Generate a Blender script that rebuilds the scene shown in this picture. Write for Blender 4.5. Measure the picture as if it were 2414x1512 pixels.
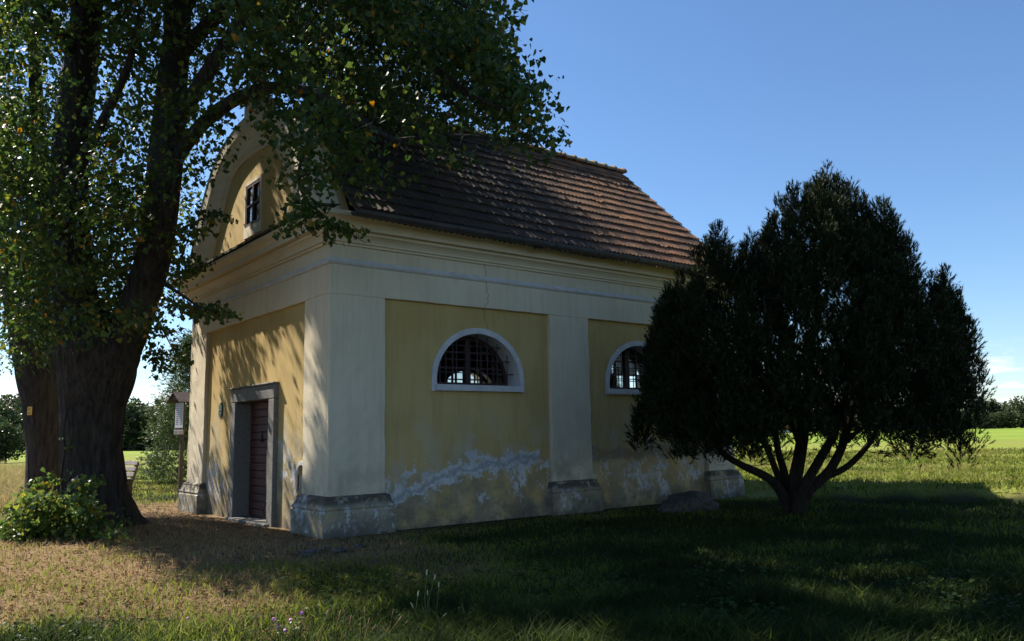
import bpy, bmesh, math, random
import numpy as np
from mathutils import Matrix, Vector, noise as mnoise
for o in list(bpy.data.objects): bpy.data.objects.remove(o)
SC = bpy.context.scene
COL = SC.collection
rng = np.random.default_rng(7)
random.seed(7)
# ---------------------------------------------------------------- camera
CC = np.array([-5.317, -11.016, 1.4225])
RT = np.array([0.78354162, -0.62104814, -0.01901938])
UP = np.array([-0.07121476, -0.12017206, 0.9901955])
FW = np.array([0.61724467, 0.77450493, 0.1383876])
FPX = 1915.04                                   # focal length in pixels of a 2414 px wide view
cd = bpy.data.cameras.new('camera'); cam = bpy.data.objects.new('camera', cd); COL.objects.link(cam)
M = Matrix.Identity(4)
for i in range(3):
    M[i][0] = RT[i]; M[i][1] = UP[i]; M[i][2] = -FW[i]; M[i][3] = CC[i]
cam.matrix_world = M
cd.sensor_width = 36; cd.lens = FPX / 2414 * 36; cd.clip_end = 6000; cd.clip_start = 0.1
SC.camera = cam
# ---------------------------------------------------------------- sky, sun, exposure
SUN = np.array([-1.48, 4.30, 4.75]); SUN = SUN / np.linalg.norm(SUN)
el = math.asin(SUN[2]); rot = math.atan2(SUN[0], SUN[1])
w = bpy.data.worlds.new('World'); SC.world = w; w.use_nodes = True
nt = w.node_tree; nt.nodes.clear()
def N(t, typ, **kw):
    n = t.nodes.new(typ)
    for k, v in kw.items():
        if k.startswith('_'): n.inputs[int(k[1:])].default_value = v
        else: setattr(n, k, v)
    return n
sky = N(nt, 'ShaderNodeTexSky', sky_type='NISHITA', sun_disc=False, sun_elevation=el, sun_rotation=rot,
        altitude=200, air_density=1.0, dust_density=0.15, ozone_density=5.0)
tc = N(nt, 'ShaderNodeTexCoord')
mp = N(nt, 'ShaderNodeMapping'); mp.inputs['Scale'].default_value = (5, 5, 22); mp.inputs['Location'].default_value = (2.3, 0.4, 0.0)
nz = N(nt, 'ShaderNodeTexNoise'); nz.inputs['Scale'].default_value = 1.6; nz.inputs['Detail'].default_value = 7; nz.inputs['Roughness'].default_value = .58
rp = N(nt, 'ShaderNodeValToRGB'); rp.color_ramp.elements[0].position = .47; rp.color_ramp.elements[1].position = .60
sx = N(nt, 'ShaderNodeSeparateXYZ')
win = N(nt, 'ShaderNodeMapRange', interpolation_type='SMOOTHSTEP'); win.inputs['From Min'].default_value = .10; win.inputs['From Max'].default_value = .03
mul = N(nt, 'ShaderNodeMath', operation='MULTIPLY')
mix = N(nt, 'ShaderNodeMix', data_type='RGBA'); mix.inputs['B'].default_value = (9.0, 8.8, 8.8, 1)
bg = N(nt, 'ShaderNodeBackground'); bg.inputs['Strength'].default_value = 0.071
out = N(nt, 'ShaderNodeOutputWorld')
L = nt.links.new
L(tc.outputs['Generated'], mp.inputs[0]); L(mp.outputs[0], nz.inputs['Vector']); L(nz.outputs[0], rp.inputs[0])
L(tc.outputs['Generated'], sx.inputs[0]); L(sx.outputs['Z'], win.inputs['Value'])
L(rp.outputs[0], mul.inputs[0]); L(win.outputs[0], mul.inputs[1]); L(mul.outputs[0], mix.inputs['Factor'])
hs = N(nt, 'ShaderNodeHueSaturation'); hs.inputs['Saturation'].default_value = 1.06; L(sky.outputs[0], hs.inputs['Color']); L(hs.outputs[0], mix.inputs['A']); L(mix.outputs['Result'], bg.inputs[0]); L(bg.outputs[0], out.inputs[0])
sd = bpy.data.lights.new('sun', 'SUN'); sd.energy = 5.0; sd.angle = math.radians(.53); sd.color = (1, .93, .82)
so = bpy.data.objects.new('sun', sd); COL.objects.link(so)
so.rotation_euler = Vector(SUN).to_track_quat('Z', 'Y').to_euler(); so.location = (0, 0, 40)
vs = SC.view_settings; vs.view_transform = 'Standard'; vs.look = 'None'; vs.exposure = 1.3; vs.gamma = 1
SC.render.resolution_x = 1024; SC.render.resolution_y = 641

# ---------------------------------------------------------------- helpers
def W(px, py, dep):
    "point on the ray of a pixel (2414 px wide view) at a depth in metres"
    return CC + (FW + RT * (px - 1207) / FPX - UP * (py - 756) / FPX) * dep
def G(px, py, z=0.0):
    d = FW + RT * (px - 1207) / FPX - UP * (py - 756) / FPX
    return CC + d * ((z - CC[2]) / d[2])
def pix(P):
    d = np.asarray(P) - CC; z = d @ FW
    return 1207 + FPX * (d @ RT) / z, 756 - FPX * (d @ UP) / z
def sstep(a, b, x):
    t = np.clip((x - a) / (b - a), 0, 1); return t * t * (3 - 2 * t)
def _h(ix, iy, iz, s):
    n = (ix * 374761393 + iy * 668265263 + iz * 2147483647 + s * 1274126177) & 0xffffffff
    n = ((n ^ (n >> 13)) * 1274126177) & 0xffffffff
    return ((n ^ (n >> 16)) & 0xffffff) / float(0xffffff)
def vnoise(p, s=0):
    p = np.asarray(p, float); i = np.floor(p).astype(np.int64); f = p - i; f = f * f * (3 - 2 * f); r = 0
    for a in (0, 1):
        for b in (0, 1):
            for c in (0, 1):
                wt = (f[..., 0] if a else 1 - f[..., 0]) * (f[..., 1] if b else 1 - f[..., 1]) * (f[..., 2] if c else 1 - f[..., 2])
                r = r + wt * _h(i[..., 0] + a, i[..., 1] + b, i[..., 2] + c, s)
    return r
def n2(x, y, sc, s=0):
    return vnoise(np.stack([np.asarray(x) * sc, np.asarray(y) * sc, np.zeros_like(np.asarray(x, float))], -1), s)
def mesh(name, V, F, mats=None, smooth=False, attr=None):
    "F: list of (m,k) int arrays"
    me = bpy.data.meshes.new(name); V = np.asarray(V, np.float32).reshape(-1, 3)
    me.vertices.add(len(V)); me.vertices.foreach_set('co', V.ravel())
    if not isinstance(F, list): F = [F]
    F = [np.asarray(f, np.int32) for f in F if len(f)]
    lv = np.concatenate([f.ravel() for f in F]); tot = np.concatenate([np.full(len(f), f.shape[1], np.int32) for f in F])
    st = np.concatenate([[0], np.cumsum(tot)[:-1]]).astype(np.int32)
    me.loops.add(len(lv)); me.loops.foreach_set('vertex_index', lv)
    me.polygons.add(len(tot)); me.polygons.foreach_set('loop_start', st); me.polygons.foreach_set('loop_total', tot)
    me.polygons.foreach_set('use_smooth', np.full(len(tot), bool(smooth)))
    if attr:
        for k, v in attr.items():
            a = me.attributes.new(k, 'FLOAT', 'POINT'); a.data.foreach_set('value', np.asarray(v, np.float32))
    me.update(calc_edges=True); me.validate()
    if mats: me.materials.append(mats)
    return me
def ob(name, me, parent=None, **props):
    o = bpy.data.objects.new(name, me); COL.objects.link(o)
    if parent is not None: o.parent = parent
    for k, v in props.items(): o[k] = v
    return o
def tag(o, label, cat, group=None, kind=None):
    o['label'] = label; o['category'] = cat
    if group: o['group'] = group
    if kind: o['kind'] = kind
    return o
def empty(name, loc, label, cat, group=None):
    o = bpy.data.objects.new(name, None); COL.objects.link(o); o.location = loc; o.empty_display_size = .3
    return tag(o, label, cat, group)
def part(name, me, root, **props):
    "mesh given in world coordinates, child of a root with a translation only"
    o = ob(name, me, root, **props)
    r = root
    off = Vector((0, 0, 0))
    while r is not None: off += r.location; r = r.parent
    o.location = -off
    return o
class B:
    def __init__(s): s.v = []; s.f = {}
    def add(s, vs, fs):
        b = len(s.v); s.v.extend([tuple(map(float, q)) for q in vs])
        for f in fs: s.f.setdefault(len(f), []).append([i + b for i in f])
        return s
    def box(s, x0, x1, y0, y1, z0, z1):
        v = [(x, y, z) for x in (x0, x1) for y in (y0, y1) for z in (z0, z1)]
        return s.add(v, [(0, 1, 3, 2), (4, 6, 7, 5), (0, 4, 5, 1), (2, 3, 7, 6), (0, 2, 6, 4), (1, 5, 7, 3)])
    def boxm(s, m, sx, sy, sz, b=0.0):
        "box centred on matrix m"
        v = [m @ Vector((x * sx / 2, y * sy / 2, z * sz / 2)) for x in (-1, 1) for y in (-1, 1) for z in (-1, 1)]
        return s.add(v, [(0, 1, 3, 2), (4, 6, 7, 5), (0, 4, 5, 1), (2, 3, 7, 6), (0, 2, 6, 4), (1, 5, 7, 3)])
    def tube(s, pts, rad, n=6, cap=True):
        V, F = tube(pts, rad, n)
        s.add(V, F.tolist())
        if cap:
            s.add([V[i] for i in range(n)], [list(range(n))[::-1]]); s.add([V[-n + i] for i in range(n)], [list(range(n))])
        return s
    def mesh(s, name, mat, smooth=False, bevel=0):
        me = mesh(name, s.v, [np.array(q) for q in s.f.values()], None, smooth)
        bm = bmesh.new(); bm.from_mesh(me)
        bmesh.ops.remove_doubles(bm, verts=bm.verts, dist=1e-5)
        bmesh.ops.recalc_face_normals(bm, faces=bm.faces)
        if bevel: bmesh.ops.bevel(bm, geom=[e for e in bm.edges if len(e.link_faces) == 2 and e.calc_face_angle(0) > .6], offset=bevel, segments=1, affect='EDGES')
        bm.to_mesh(me); bm.free()
        me.materials.append(mat); return me
def frames(P):
    P = np.asarray(P, float); T = np.gradient(P, axis=0); T /= np.linalg.norm(T, axis=1)[:, None] + 1e-9
    a = np.array([1, 0, 0.]) if abs(T[0][0]) < .8 else np.array([0, 1., 0])
    A = np.zeros_like(P); Bv = np.zeros_like(P)
    for i in range(len(P)):
        a = a - T[i] * (a @ T[i]); a /= np.linalg.norm(a) + 1e-9; A[i] = a; Bv[i] = np.cross(T[i], a)
    return T, A, Bv
def tube(P, R, n=6, rfun=None):
    P = np.asarray(P, float); R = np.broadcast_to(np.asarray(R, float), (len(P),)); T, A, Bv = frames(P)
    th = np.linspace(0, 2 * np.pi, n, endpoint=False)
    rr = R[:, None] * np.ones(n)[None]
    if rfun is not None: rr = rr * rfun(np.arange(len(P))[:, None], th[None])
    V = P[:, None] + A[:, None] * (np.cos(th)[None, :, None] * rr[..., None]) + Bv[:, None] * (np.sin(th)[None, :, None] * rr[..., None])
    i = np.arange(len(P) - 1)[:, None]; j = np.arange(n)[None]; k = (j + 1) % n
    F = np.stack([i * n + j, i * n + k, (i + 1) * n + k, (i + 1) * n + j], -1).reshape(-1, 4)
    return V.reshape(-1, 3), F
def smooth_line(P, m=6):
    P = np.asarray(P, float); n = len(P)
    if n < 3:
        t = np.linspace(0, 1, m + 1)[:, None]; return P[0] * (1 - t) + P[-1] * t
    Q = np.vstack([2 * P[0] - P[1], P, 2 * P[-1] - P[-2]]); r = []
    for i in range(1, n):
        a, b, c, d = Q[i - 1], Q[i], Q[i + 1], Q[i + 2]
        for t in np.arange(m) / m:
            r.append(.5 * (2 * b + (c - a) * t + (2 * a - 5 * b + 4 * c - d) * t * t + (3 * b - a - 3 * c + d) * t ** 3))
    r.append(P[-1]); return np.array(r)

# ---------------------------------------------------------------- materials
def newmat(name):
    m = bpy.data.materials.new(name); m.use_nodes = True; t = m.node_tree; t.nodes.clear()
    o = N(t, 'ShaderNodeOutputMaterial'); p = N(t, 'ShaderNodeBsdfPrincipled'); t.links.new(p.outputs[0], o.inputs[0])
    return m, t, p, o
def tnoise(t, scale, detail=4, rough=.55, vec=None, stretch=None):
    n = N(t, 'ShaderNodeTexNoise'); n.inputs['Scale'].default_value = scale; n.inputs['Detail'].default_value = detail; n.inputs['Roughness'].default_value = rough
    if vec is None:
        c = N(t, 'ShaderNodeNewGeometry'); vec = c.outputs['Position']
    if stretch:
        mpn = N(t, 'ShaderNodeMapping'); mpn.inputs['Scale'].default_value = stretch; t.links.new(vec, mpn.inputs[0]); vec = mpn.outputs[0]
    t.links.new(vec, n.inputs['Vector']); return n.outputs[0]
def ramp(t, fac, stops):
    r = N(t, 'ShaderNodeValToRGB'); e = r.color_ramp.elements
    while len(e) < len(stops): e.new(.5)
    for i, (p, c) in enumerate(stops):
        e[i].position = p; e[i].color = (*c, 1) if len(c) == 3 else c
    t.links.new(fac, r.inputs[0]); return r.outputs[0]
def mx(t, f, a, b):
    m = N(t, 'ShaderNodeMix', data_type='RGBA')
    for k, v in (('Factor', f), ('A', a), ('B', b)):
        if hasattr(v, 'is_output'): t.links.new(v, m.inputs[k])
        else: m.inputs[k].default_value = (*v, 1) if isinstance(v, tuple) else v
    return m.outputs['Result']
def ma(t, op, a, b=None, c=None):
    m = N(t, 'ShaderNodeMath', operation=op)
    for i, v in enumerate((a, b, c)):
        if v is None: continue
        if hasattr(v, 'is_output'): t.links.new(v, m.inputs[i])
        else: m.inputs[i].default_value = v
    return m.outputs[0]
def mrange(t, v, a, b, smooth=True, lo=0., hi=1.):
    m = N(t, 'ShaderNodeMapRange', interpolation_type='SMOOTHSTEP' if smooth else 'LINEAR')
    t.links.new(v, m.inputs['Value']); m.inputs['From Min'].default_value = a; m.inputs['From Max'].default_value = b
    m.inputs['To Min'].default_value = lo; m.inputs['To Max'].default_value = hi; return m.outputs[0]
def bump(t, p, h, s=.3, d=.02):
    b = N(t, 'ShaderNodeBump'); b.inputs['Strength'].default_value = s; b.inputs['Distance'].default_value = d
    t.links.new(h, b.inputs['Height']); t.links.new(b.outputs[0], p.inputs['Normal'])
def pos(t):
    g = N(t, 'ShaderNodeNewGeometry'); s = N(t, 'ShaderNodeSeparateXYZ'); t.links.new(g.outputs['Position'], s.inputs[0]); return g.outputs['Position'], s.outputs
def simple(name, c1, c2, scale=8, rough=.8, bs=.2, stretch=None, metal=0):
    m, t, p, o = newmat(name); n = tnoise(t, scale, 5, .6, stretch=stretch)
    t.links.new(ramp(t, n, [(.3, c1), (.7, c2)]), p.inputs['Base Color']); p.inputs['Roughness'].default_value = rough; p.inputs['Metallic'].default_value = metal
    if bs: bump(t, p, n, bs)
    return m
def plaster(name, base, dark, peel_lo, peel_hi, amount, grime=False, band=False):
    "lime plaster: blotchy paint, flaking to white limewash and grey render towards the foot of the wall"
    m, t, p, o = newmat(name); P, s = pos(t)
    big = tnoise(t, .8, 4, .6); mid = tnoise(t, 5, 6, .65); fine = tnoise(t, 45, 3, .6); streak = tnoise(t, 3, 6, .65, stretch=(3.2, 3.2, .30))
    col = mx(t, mrange(t, big, .3, .75), base, dark)
    col = mx(t, ma(t, 'MULTIPLY', mrange(t, streak, .44, .70), .38), col, (dark[0] * .75, dark[1] * .75, dark[2] * .78))
    flake = tnoise(t, 6.5, 10, .76, stretch=(1, 1, .75)); patch = tnoise(t, 1.25, 6, .62); edge = tnoise(t, .7, 3, .5)
    zz = ma(t, 'ADD', s[2], ma(t, 'MULTIPLY', ma(t, 'SUBTRACT', edge, .5), -1.9))
    hz = ma(t, 'MULTIPLY', mrange(t, zz, peel_hi, peel_hi * .45), mrange(t, zz, peel_lo - .1, peel_lo + .45))
    k = ma(t, 'ADD', ma(t, 'MULTIPLY', hz, .125 * amount), ma(t, 'ADD', ma(t, 'MULTIPLY', flake, .7), ma(t, 'MULTIPLY', patch, .3)))
    wh = mrange(t, k, .638, .654)
    hole = mrange(t, k, .76, .79)
    white = mx(t, mrange(t, mid, .35, .7), (.56, .55, .53), (.40, .39, .375))
    fade = ma(t, 'MULTIPLY', ma(t, 'MULTIPLY', mrange(t, zz, 2.3, 1.0), mrange(t, tnoise(t, 1.9, 8, .7, stretch=(1, 1, .6)), .44, .62)), .55 * amount)
    col = mx(t, fade, col, (.44, .41, .33))
    grey = mx(t, mrange(t, mid, .35, .7), (.20, .19, .175), (.31, .30, .28))
    dirt = ma(t, 'MULTIPLY', mrange(t, zz, 1.25, .25), mrange(t, tnoise(t, 3.1, 8, .7), .36, .6))
    col = mx(t, ma(t, 'MULTIPLY', dirt, .8 * min(1, amount + .2)), col, (.20, .175, .125))
    col = mx(t, wh, col, white)
    col = mx(t, ma(t, 'MULTIPLY', hole, .65), col, grey)
    damp = ma(t, 'MULTIPLY', mrange(t, s[2], .55, .02), mrange(t, tnoise(t, 2.4, 6, .66), .38, .60))
    col = mx(t, ma(t, 'MULTIPLY', damp, .8 * min(1, amount + .3)), col, (.10, .088, .072))
    if band:
        # old patch repair: a rising streak of bare limewash over grey render, and a darker damp band in the second bay
        wob = ma(t, 'MULTIPLY', ma(t, 'SUBTRACT', tnoise(t, 2.2, 9, .74), .5), .62)
        fx = ma(t, 'ADD', ma(t, 'ADD', ma(t, 'MULTIPLY', ma(t, 'MINIMUM', s[0], 2.2), .36), ma(t, 'MULTIPLY', ma(t, 'MAXIMUM', ma(t, 'SUBTRACT', s[0], 2.2), 0.0), .10)), .04)
        dz = ma(t, 'ABSOLUTE', ma(t, 'ADD', ma(t, 'SUBTRACT', s[2], fx), wob))
        inx = ma(t, 'MULTIPLY', ma(t, 'MULTIPLY', ma(t, 'GREATER_THAN', s[0], .94), ma(t, 'LESS_THAN', s[0], 4.1)), ma(t, 'LESS_THAN', s[1], 1.0))
        brk = mrange(t, flake, .40, .47); wdt = ma(t, 'ADD', dz, ma(t, 'MULTIPLY', ma(t, 'SUBTRACT', patch, .5), .35)); bd1 = ma(t, 'MULTIPLY', ma(t, 'MULTIPLY', mrange(t, wdt, .125, .10), inx), brk); bd2 = ma(t, 'MULTIPLY', mrange(t, dz, .05, .02), inx)
        col = mx(t, ma(t, 'MULTIPLY', bd1, .9), col, white); col = mx(t, ma(t, 'MULTIPLY', bd2, .7), col, (.25, .25, .25))
        d3 = ma(t, 'ABSOLUTE', ma(t, 'ADD', ma(t, 'SUBTRACT', s[2], 1.02), wob)); in3 = ma(t, 'MULTIPLY', ma(t, 'GREATER_THAN', s[0], 5.3), ma(t, 'LESS_THAN', s[1], 1.0))
        col = mx(t, ma(t, 'MULTIPLY', ma(t, 'MULTIPLY', mrange(t, d3, .14, .06), in3), .6), col, (.19, .16, .11))
    if grime:
        gz2 = ma(t, 'MULTIPLY', mrange(t, s[2], .36, .50), mrange(t, tnoise(t, 3.5, 7, .7, stretch=(1, 1, 2)), .36, .52))
        col = mx(t, ma(t, 'MULTIPLY', gz2, .85), col, (.045, .04, .034))
    # fine crack running down from the cornice to the arch of the window
    cx = ma(t, 'ABSOLUTE', ma(t, 'SUBTRACT', ma(t, 'SUBTRACT', s[0], 2.86), ma(t, 'MULTIPLY', ma(t, 'SUBTRACT', tnoise(t, 2.6, 5, .6, stretch=(.01, .01, 1)), .4), .55)))
    cr = ma(t, 'MULTIPLY', ma(t, 'LESS_THAN', cx, .006), ma(t, 'MULTIPLY', ma(t, 'GREATER_THAN', s[2], 3.22), ma(t, 'LESS_THAN', s[1], .3)))
    col = mx(t, ma(t, 'MULTIPLY', cr, .75), col, (.07, .06, .05))
    t.links.new(col, p.inputs['Base Color']); p.inputs['Roughness'].default_value = .92; p.inputs['Specular IOR Level'].default_value = .2
    hgt = ma(t, 'ADD', ma(t, 'MULTIPLY', fine, .25), ma(t, 'ADD', mid, ma(t, 'MULTIPLY', wh, -.8)))
    bump(t, p, hgt, .35, .012)
    return m
M_yel = plaster('ochre_plaster', (.515, .37, .15), (.44, .305, .11), .1, 1.75, 1.0, False, True)
M_cream = plaster('cream_plaster', (.65, .56, .395), (.58, .49, .34), .1, 1.0, .55)
M_plinth = plaster('plinth_plaster', (.40, .33, .18), (.27, .23, .15), -.2, .9, .95, True)
M_corn = simple('cornice_plaster', (.66, .57, .405), (.55, .465, .315), 2.5, .9, .15, stretch=(.4, .4, 3))
M_white = simple('white_limewash', (.58, .56, .53), (.44, .43, .41), 7, .9, .15)
M_inner = simple('interior_plaster', (.16, .15, .13), (.10, .09, .08), 1.2, .95, .1)
M_granite = simple('granite', (.10, .092, .08), (.20, .187, .165), 30, .85, .3)
M_door = simple('maroon_boards', (.11, .032, .022), (.058, .02, .015), 6, .6, .3, stretch=(1, .6, 9))
M_dwood = simple('dark_window_wood', (.035, .012, .012), (.06, .02, .018), 9, .6, .2)
M_iron = simple('wrought_iron', (.02, .018, .018), (.045, .03, .025), 20, .6, .2)
M_zinc = simple('weathered_zinc', (.045, .042, .042), (.085, .08, .08), 5, .55, .1, metal=.3)
M_black = simple('dark_hollow', (.004, .004, .004), (.008, .007, .007), 5, 1, 0)
M_moss = simple('mossy_cap', (.03, .026, .02), (.10, .08, .05), 9, .95, .6)
M_wood = simple('grey_bench_wood', (.17, .14, .12), (.30, .26, .23), 9, .8, .3, stretch=(1, 1, .3))
M_post = simple('brown_post_wood', (.045, .028, .020), (.085, .055, .042), 8, .8, .3, stretch=(1, 1, .2))
M_stone = simple('lichened_boulder', (.028, .024, .021), (.11, .10, .088), 14, .95, 1.0)
M_green = simple('green_enamel', (.012, .06, .035), (.02, .085, .05), 12, .7, .05)
M_ename = simple('white_enamel', (.42, .48, .42), (.36, .42, .36), 12, .7, 0)
M_yplate = simple('yellow_enamel', (.75, .42, .02), (.65, .36, .02), 9, .4, .05)
M_ink = simple('dark_ink', (.02, .02, .02), (.04, .03, .03), 9, .6, 0)
M_paper = simple('notice_paper', (.62, .60, .62), (.50, .49, .52), 12, .7, 0)
# roof tiles, each with its own tone, lichen patches and painted tree shade
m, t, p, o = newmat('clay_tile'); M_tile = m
oi = N(t, 'ShaderNodeObjectInfo'); gi = N(t, 'ShaderNodeNewGeometry')
rnd = ma(t, 'FRACT', ma(t, 'ADD', oi.outputs['Random'], gi.outputs['Random Per Island']))
c = ramp(t, rnd, [(0, (.09, .043, .026)), (.35, (.165, .074, .036)), (.7, (.25, .11, .046)), (1, (.13, .066, .036))])
c = mx(t, mrange(t, tnoise(t, 6, 7, .7), .52, .68), c, (.13, .105, .06))
c = mx(t, mrange(t, tnoise(t, 1.3, 5, .65), .52, .7), c, (.045, .036, .028))
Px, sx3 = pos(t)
c = mx(t, ma(t, 'MULTIPLY', mrange(t, ma(t, 'ADD', sx3[0], ma(t, 'MULTIPLY', tnoise(t, .9, 5, .65), 3.0)), 9.0, 6.0), .82), c, (.028, .024, .019))  # shade of the lime put into the tile colour towards the gable end
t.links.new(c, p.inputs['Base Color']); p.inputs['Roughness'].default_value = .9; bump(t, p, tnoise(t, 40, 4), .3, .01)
m, t, p, o = newmat('ridge_tile'); M_ridge = m
c = mx(t, mrange(t, tnoise(t, 5, 7, .7), .40, .58), (.24, .11, .06), (.20, .18, .10)); t.links.new(c, p.inputs['Base Color']); p.inputs['Roughness'].default_value = .95; bump(t, p, tnoise(t, 30, 4), .5, .02)
# bark
def bark(name, a, b, sc=7):
    m, t, p, o = newmat(name)
    n = tnoise(t, sc, 9, .72, stretch=(2.2, 2.2, .26)); n2_ = tnoise(t, 1.4, 4, .6)
    c = mx(t, mrange(t, n, .33, .66), a, b); c = mx(t, ma(t, 'MULTIPLY', mrange(t, n2_, .5, .7), .5), c, (b[0] * .8, b[1] * .95, b[2] * .7))
    t.links.new(c, p.inputs['Base Color']); p.inputs['Roughness'].default_value = .95; p.inputs['Specular IOR Level'].default_value = .2
    bump(t, p, n, 1.0, .09); return m
M_bark = bark('lime_bark', (.022, .019, .016), (.078, .066, .057))
M_pbark = bark('pine_bark', (.022, .017, .014), (.055, .041, .034))
# foliage
def foliage(name, stops, trans=.4, gloss=.36, tcol=1.85):
    m, t, p, o = newmat(name); g = N(t, 'ShaderNodeNewGeometry')
    oi = N(t, 'ShaderNodeObjectInfo')
    rnd = ma(t, 'FRACT', ma(t, 'ADD', g.outputs['Random Per Island'], oi.outputs['Random']))
    c = ramp(t, rnd, stops)
    t.links.new(c, p.inputs['Base Color']); p.inputs['Roughness'].default_value = .45; p.inputs['Specular IOR Level'].default_value = gloss
    tr = N(t, 'ShaderNodeBsdfTranslucent'); t.links.new(mx(t, 1.0, c, c), tr.inputs[0])
    hv = N(t, 'ShaderNodeHueSaturation'); hv.inputs['Value'].default_value = tcol; hv.inputs['Saturation'].default_value = 1.05; hv.inputs['Hue'].default_value = .49
    t.links.new(c, hv.inputs['Color']); t.links.new(hv.outputs[0], tr.inputs[0])
    ms = N(t, 'ShaderNodeMixShader'); ms.inputs[0].default_value = trans
    t.links.new(p.outputs[0], ms.inputs[1]); t.links.new(tr.outputs[0], ms.inputs[2]); t.links.new(ms.outputs[0], o.inputs[0]); return m
M_leaf = foliage('lime_leaf', [(0, (.022, .046, .011)), (.5, (.036, .070, .015)), (.86, (.065, .098, .018)), (.97, (.15, .15, .02)), (.992, (.24, .12, .015))])
M_weed = foliage('weed_leaf', [(0, (.018, .038, .010)), (.6, (.03, .055, .013)), (1, (.05, .075, .02))], .3, .06, 1.5)
M_bush = foliage('sucker_leaf', [(0, (.045, .09, .022)), (.6, (.08, .13, .03)), (.92, (.17, .19, .035)), (1, (.30, .25, .03))], .4, .35, 1.5)
M_need = foliage('pine_needle', [(0, (.008, .015, .005)), (.55, (.015, .026, .008)), (.88, (.042, .056, .015)), (1, (.065, .045, .018))], .15, .08, 1.4)
M_thuja = foliage('thuja_spray', [(0, (.03, .06, .02)), (.6, (.06, .10, .03)), (1, (.11, .13, .04))], .25, .3, 1.5)
M_far = foliage('far_leaf', [(0, (.025, .045, .020)), (.6, (.04, .065, .025)), (.9, (.065, .085, .03)), (1, (.10, .08, .03))], .25, .15, 1.5)
M_farc = foliage('far_needle', [(0, (.016, .032, .016)), (.7, (.026, .046, .022)), (1, (.045, .06, .025))], .1, .15, 1.3)
# grass, lawn shade and field sun painted into the ramp: attribute dry 0..1
m, t, p, o = newmat('grass_blade'); M_grass = m
at = N(t, 'ShaderNodeAttribute', attribute_name='dry'); g = N(t, 'ShaderNodeNewGeometry')
f = ma(t, 'ADD', at.outputs['Fac'], ma(t, 'MULTIPLY', ma(t, 'SUBTRACT', g.outputs['Random Per Island'], .5), .35))
c = ramp(t, f, [(0, (.014, .028, .006)), (.3, (.036, .054, .011)), (.46, (.145, .18, .020)), (.66, (.18, .155, .055)), (1, (.27, .19, .10))])
t.links.new(c, p.inputs['Base Color']); p.inputs['Roughness'].default_value = .7; p.inputs['Specular IOR Level'].default_value = .12
tr = N(t, 'ShaderNodeBsdfTranslucent'); hv = N(t, 'ShaderNodeHueSaturation'); hv.inputs['Value'].default_value = 1.6; t.links.new(c, hv.inputs['Color']); t.links.new(hv.outputs[0], tr.inputs[0])
ms = N(t, 'ShaderNodeMixShader'); ms.inputs[0].default_value = .4; t.links.new(p.outputs[0], ms.inputs[1]); t.links.new(tr.outputs[0], ms.inputs[2]); t.links.new(ms.outputs[0], o.inputs[0])
M_litter = foliage('fallen_leaf', [(0, (.11, .062, .032)), (.5, (.17, .098, .05)), (.9, (.22, .14, .07)), (1, (.28, .20, .11))], .2, .0, 1.2)
M_pink = simple('clover_pink', (.55, .16, .40), (.70, .30, .55), 30, .7, 0)
M_straw = simple('straw_seed', (.40, .24, .10), (.30, .17, .07), 20, .8, 0)
M_tim = simple('timothy_head', (.42, .40, .24), (.32, .32, .18), 40, .8, .3)
# ground
m, t, p, o = newmat('meadow_ground'); M_ground = m
P, s = pos(t)
gn = tnoise(t, 22, 6, .7); gb = tnoise(t, .7, 5, .6); gm = tnoise(t, 4, 6, .65)
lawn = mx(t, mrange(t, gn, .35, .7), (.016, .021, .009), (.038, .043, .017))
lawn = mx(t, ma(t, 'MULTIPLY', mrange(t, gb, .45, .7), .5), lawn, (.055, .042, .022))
lit = mx(t, mrange(t, gn, .3, .7), (.10, .062, .036), (.25, .155, .088)); lit = mx(t, ma(t, 'MULTIPLY', mrange(t, gm, .45, .65), .6), lit, (.15, .13, .045))
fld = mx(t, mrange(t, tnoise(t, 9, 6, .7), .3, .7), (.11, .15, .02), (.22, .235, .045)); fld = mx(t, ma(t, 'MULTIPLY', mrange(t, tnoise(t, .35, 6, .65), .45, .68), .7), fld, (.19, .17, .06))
far = mx(t, mrange(t, tnoise(t, .05, 5, .6, stretch=(1, .2, 1)), .4, .6), (.12, .20, .022), (.19, .23, .04))
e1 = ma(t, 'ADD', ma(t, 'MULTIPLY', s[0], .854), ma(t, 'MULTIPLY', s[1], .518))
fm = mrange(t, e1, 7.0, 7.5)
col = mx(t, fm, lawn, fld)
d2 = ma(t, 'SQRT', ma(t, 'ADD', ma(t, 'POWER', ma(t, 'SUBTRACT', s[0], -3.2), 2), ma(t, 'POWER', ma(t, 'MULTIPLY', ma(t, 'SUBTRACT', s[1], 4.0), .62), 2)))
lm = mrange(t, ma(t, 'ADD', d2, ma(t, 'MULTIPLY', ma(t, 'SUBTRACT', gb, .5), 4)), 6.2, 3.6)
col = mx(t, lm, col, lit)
col = mx(t, mrange(t, ma(t, 'ADD', s[0], s[1]), 70, 90), col, far)
t.links.new(col, p.inputs['Base Color']); p.inputs['Roughness'].default_value = 1; p.inputs['Specular IOR Level'].default_value = .1; bump(t, p, gn, .6, .05)
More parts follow.
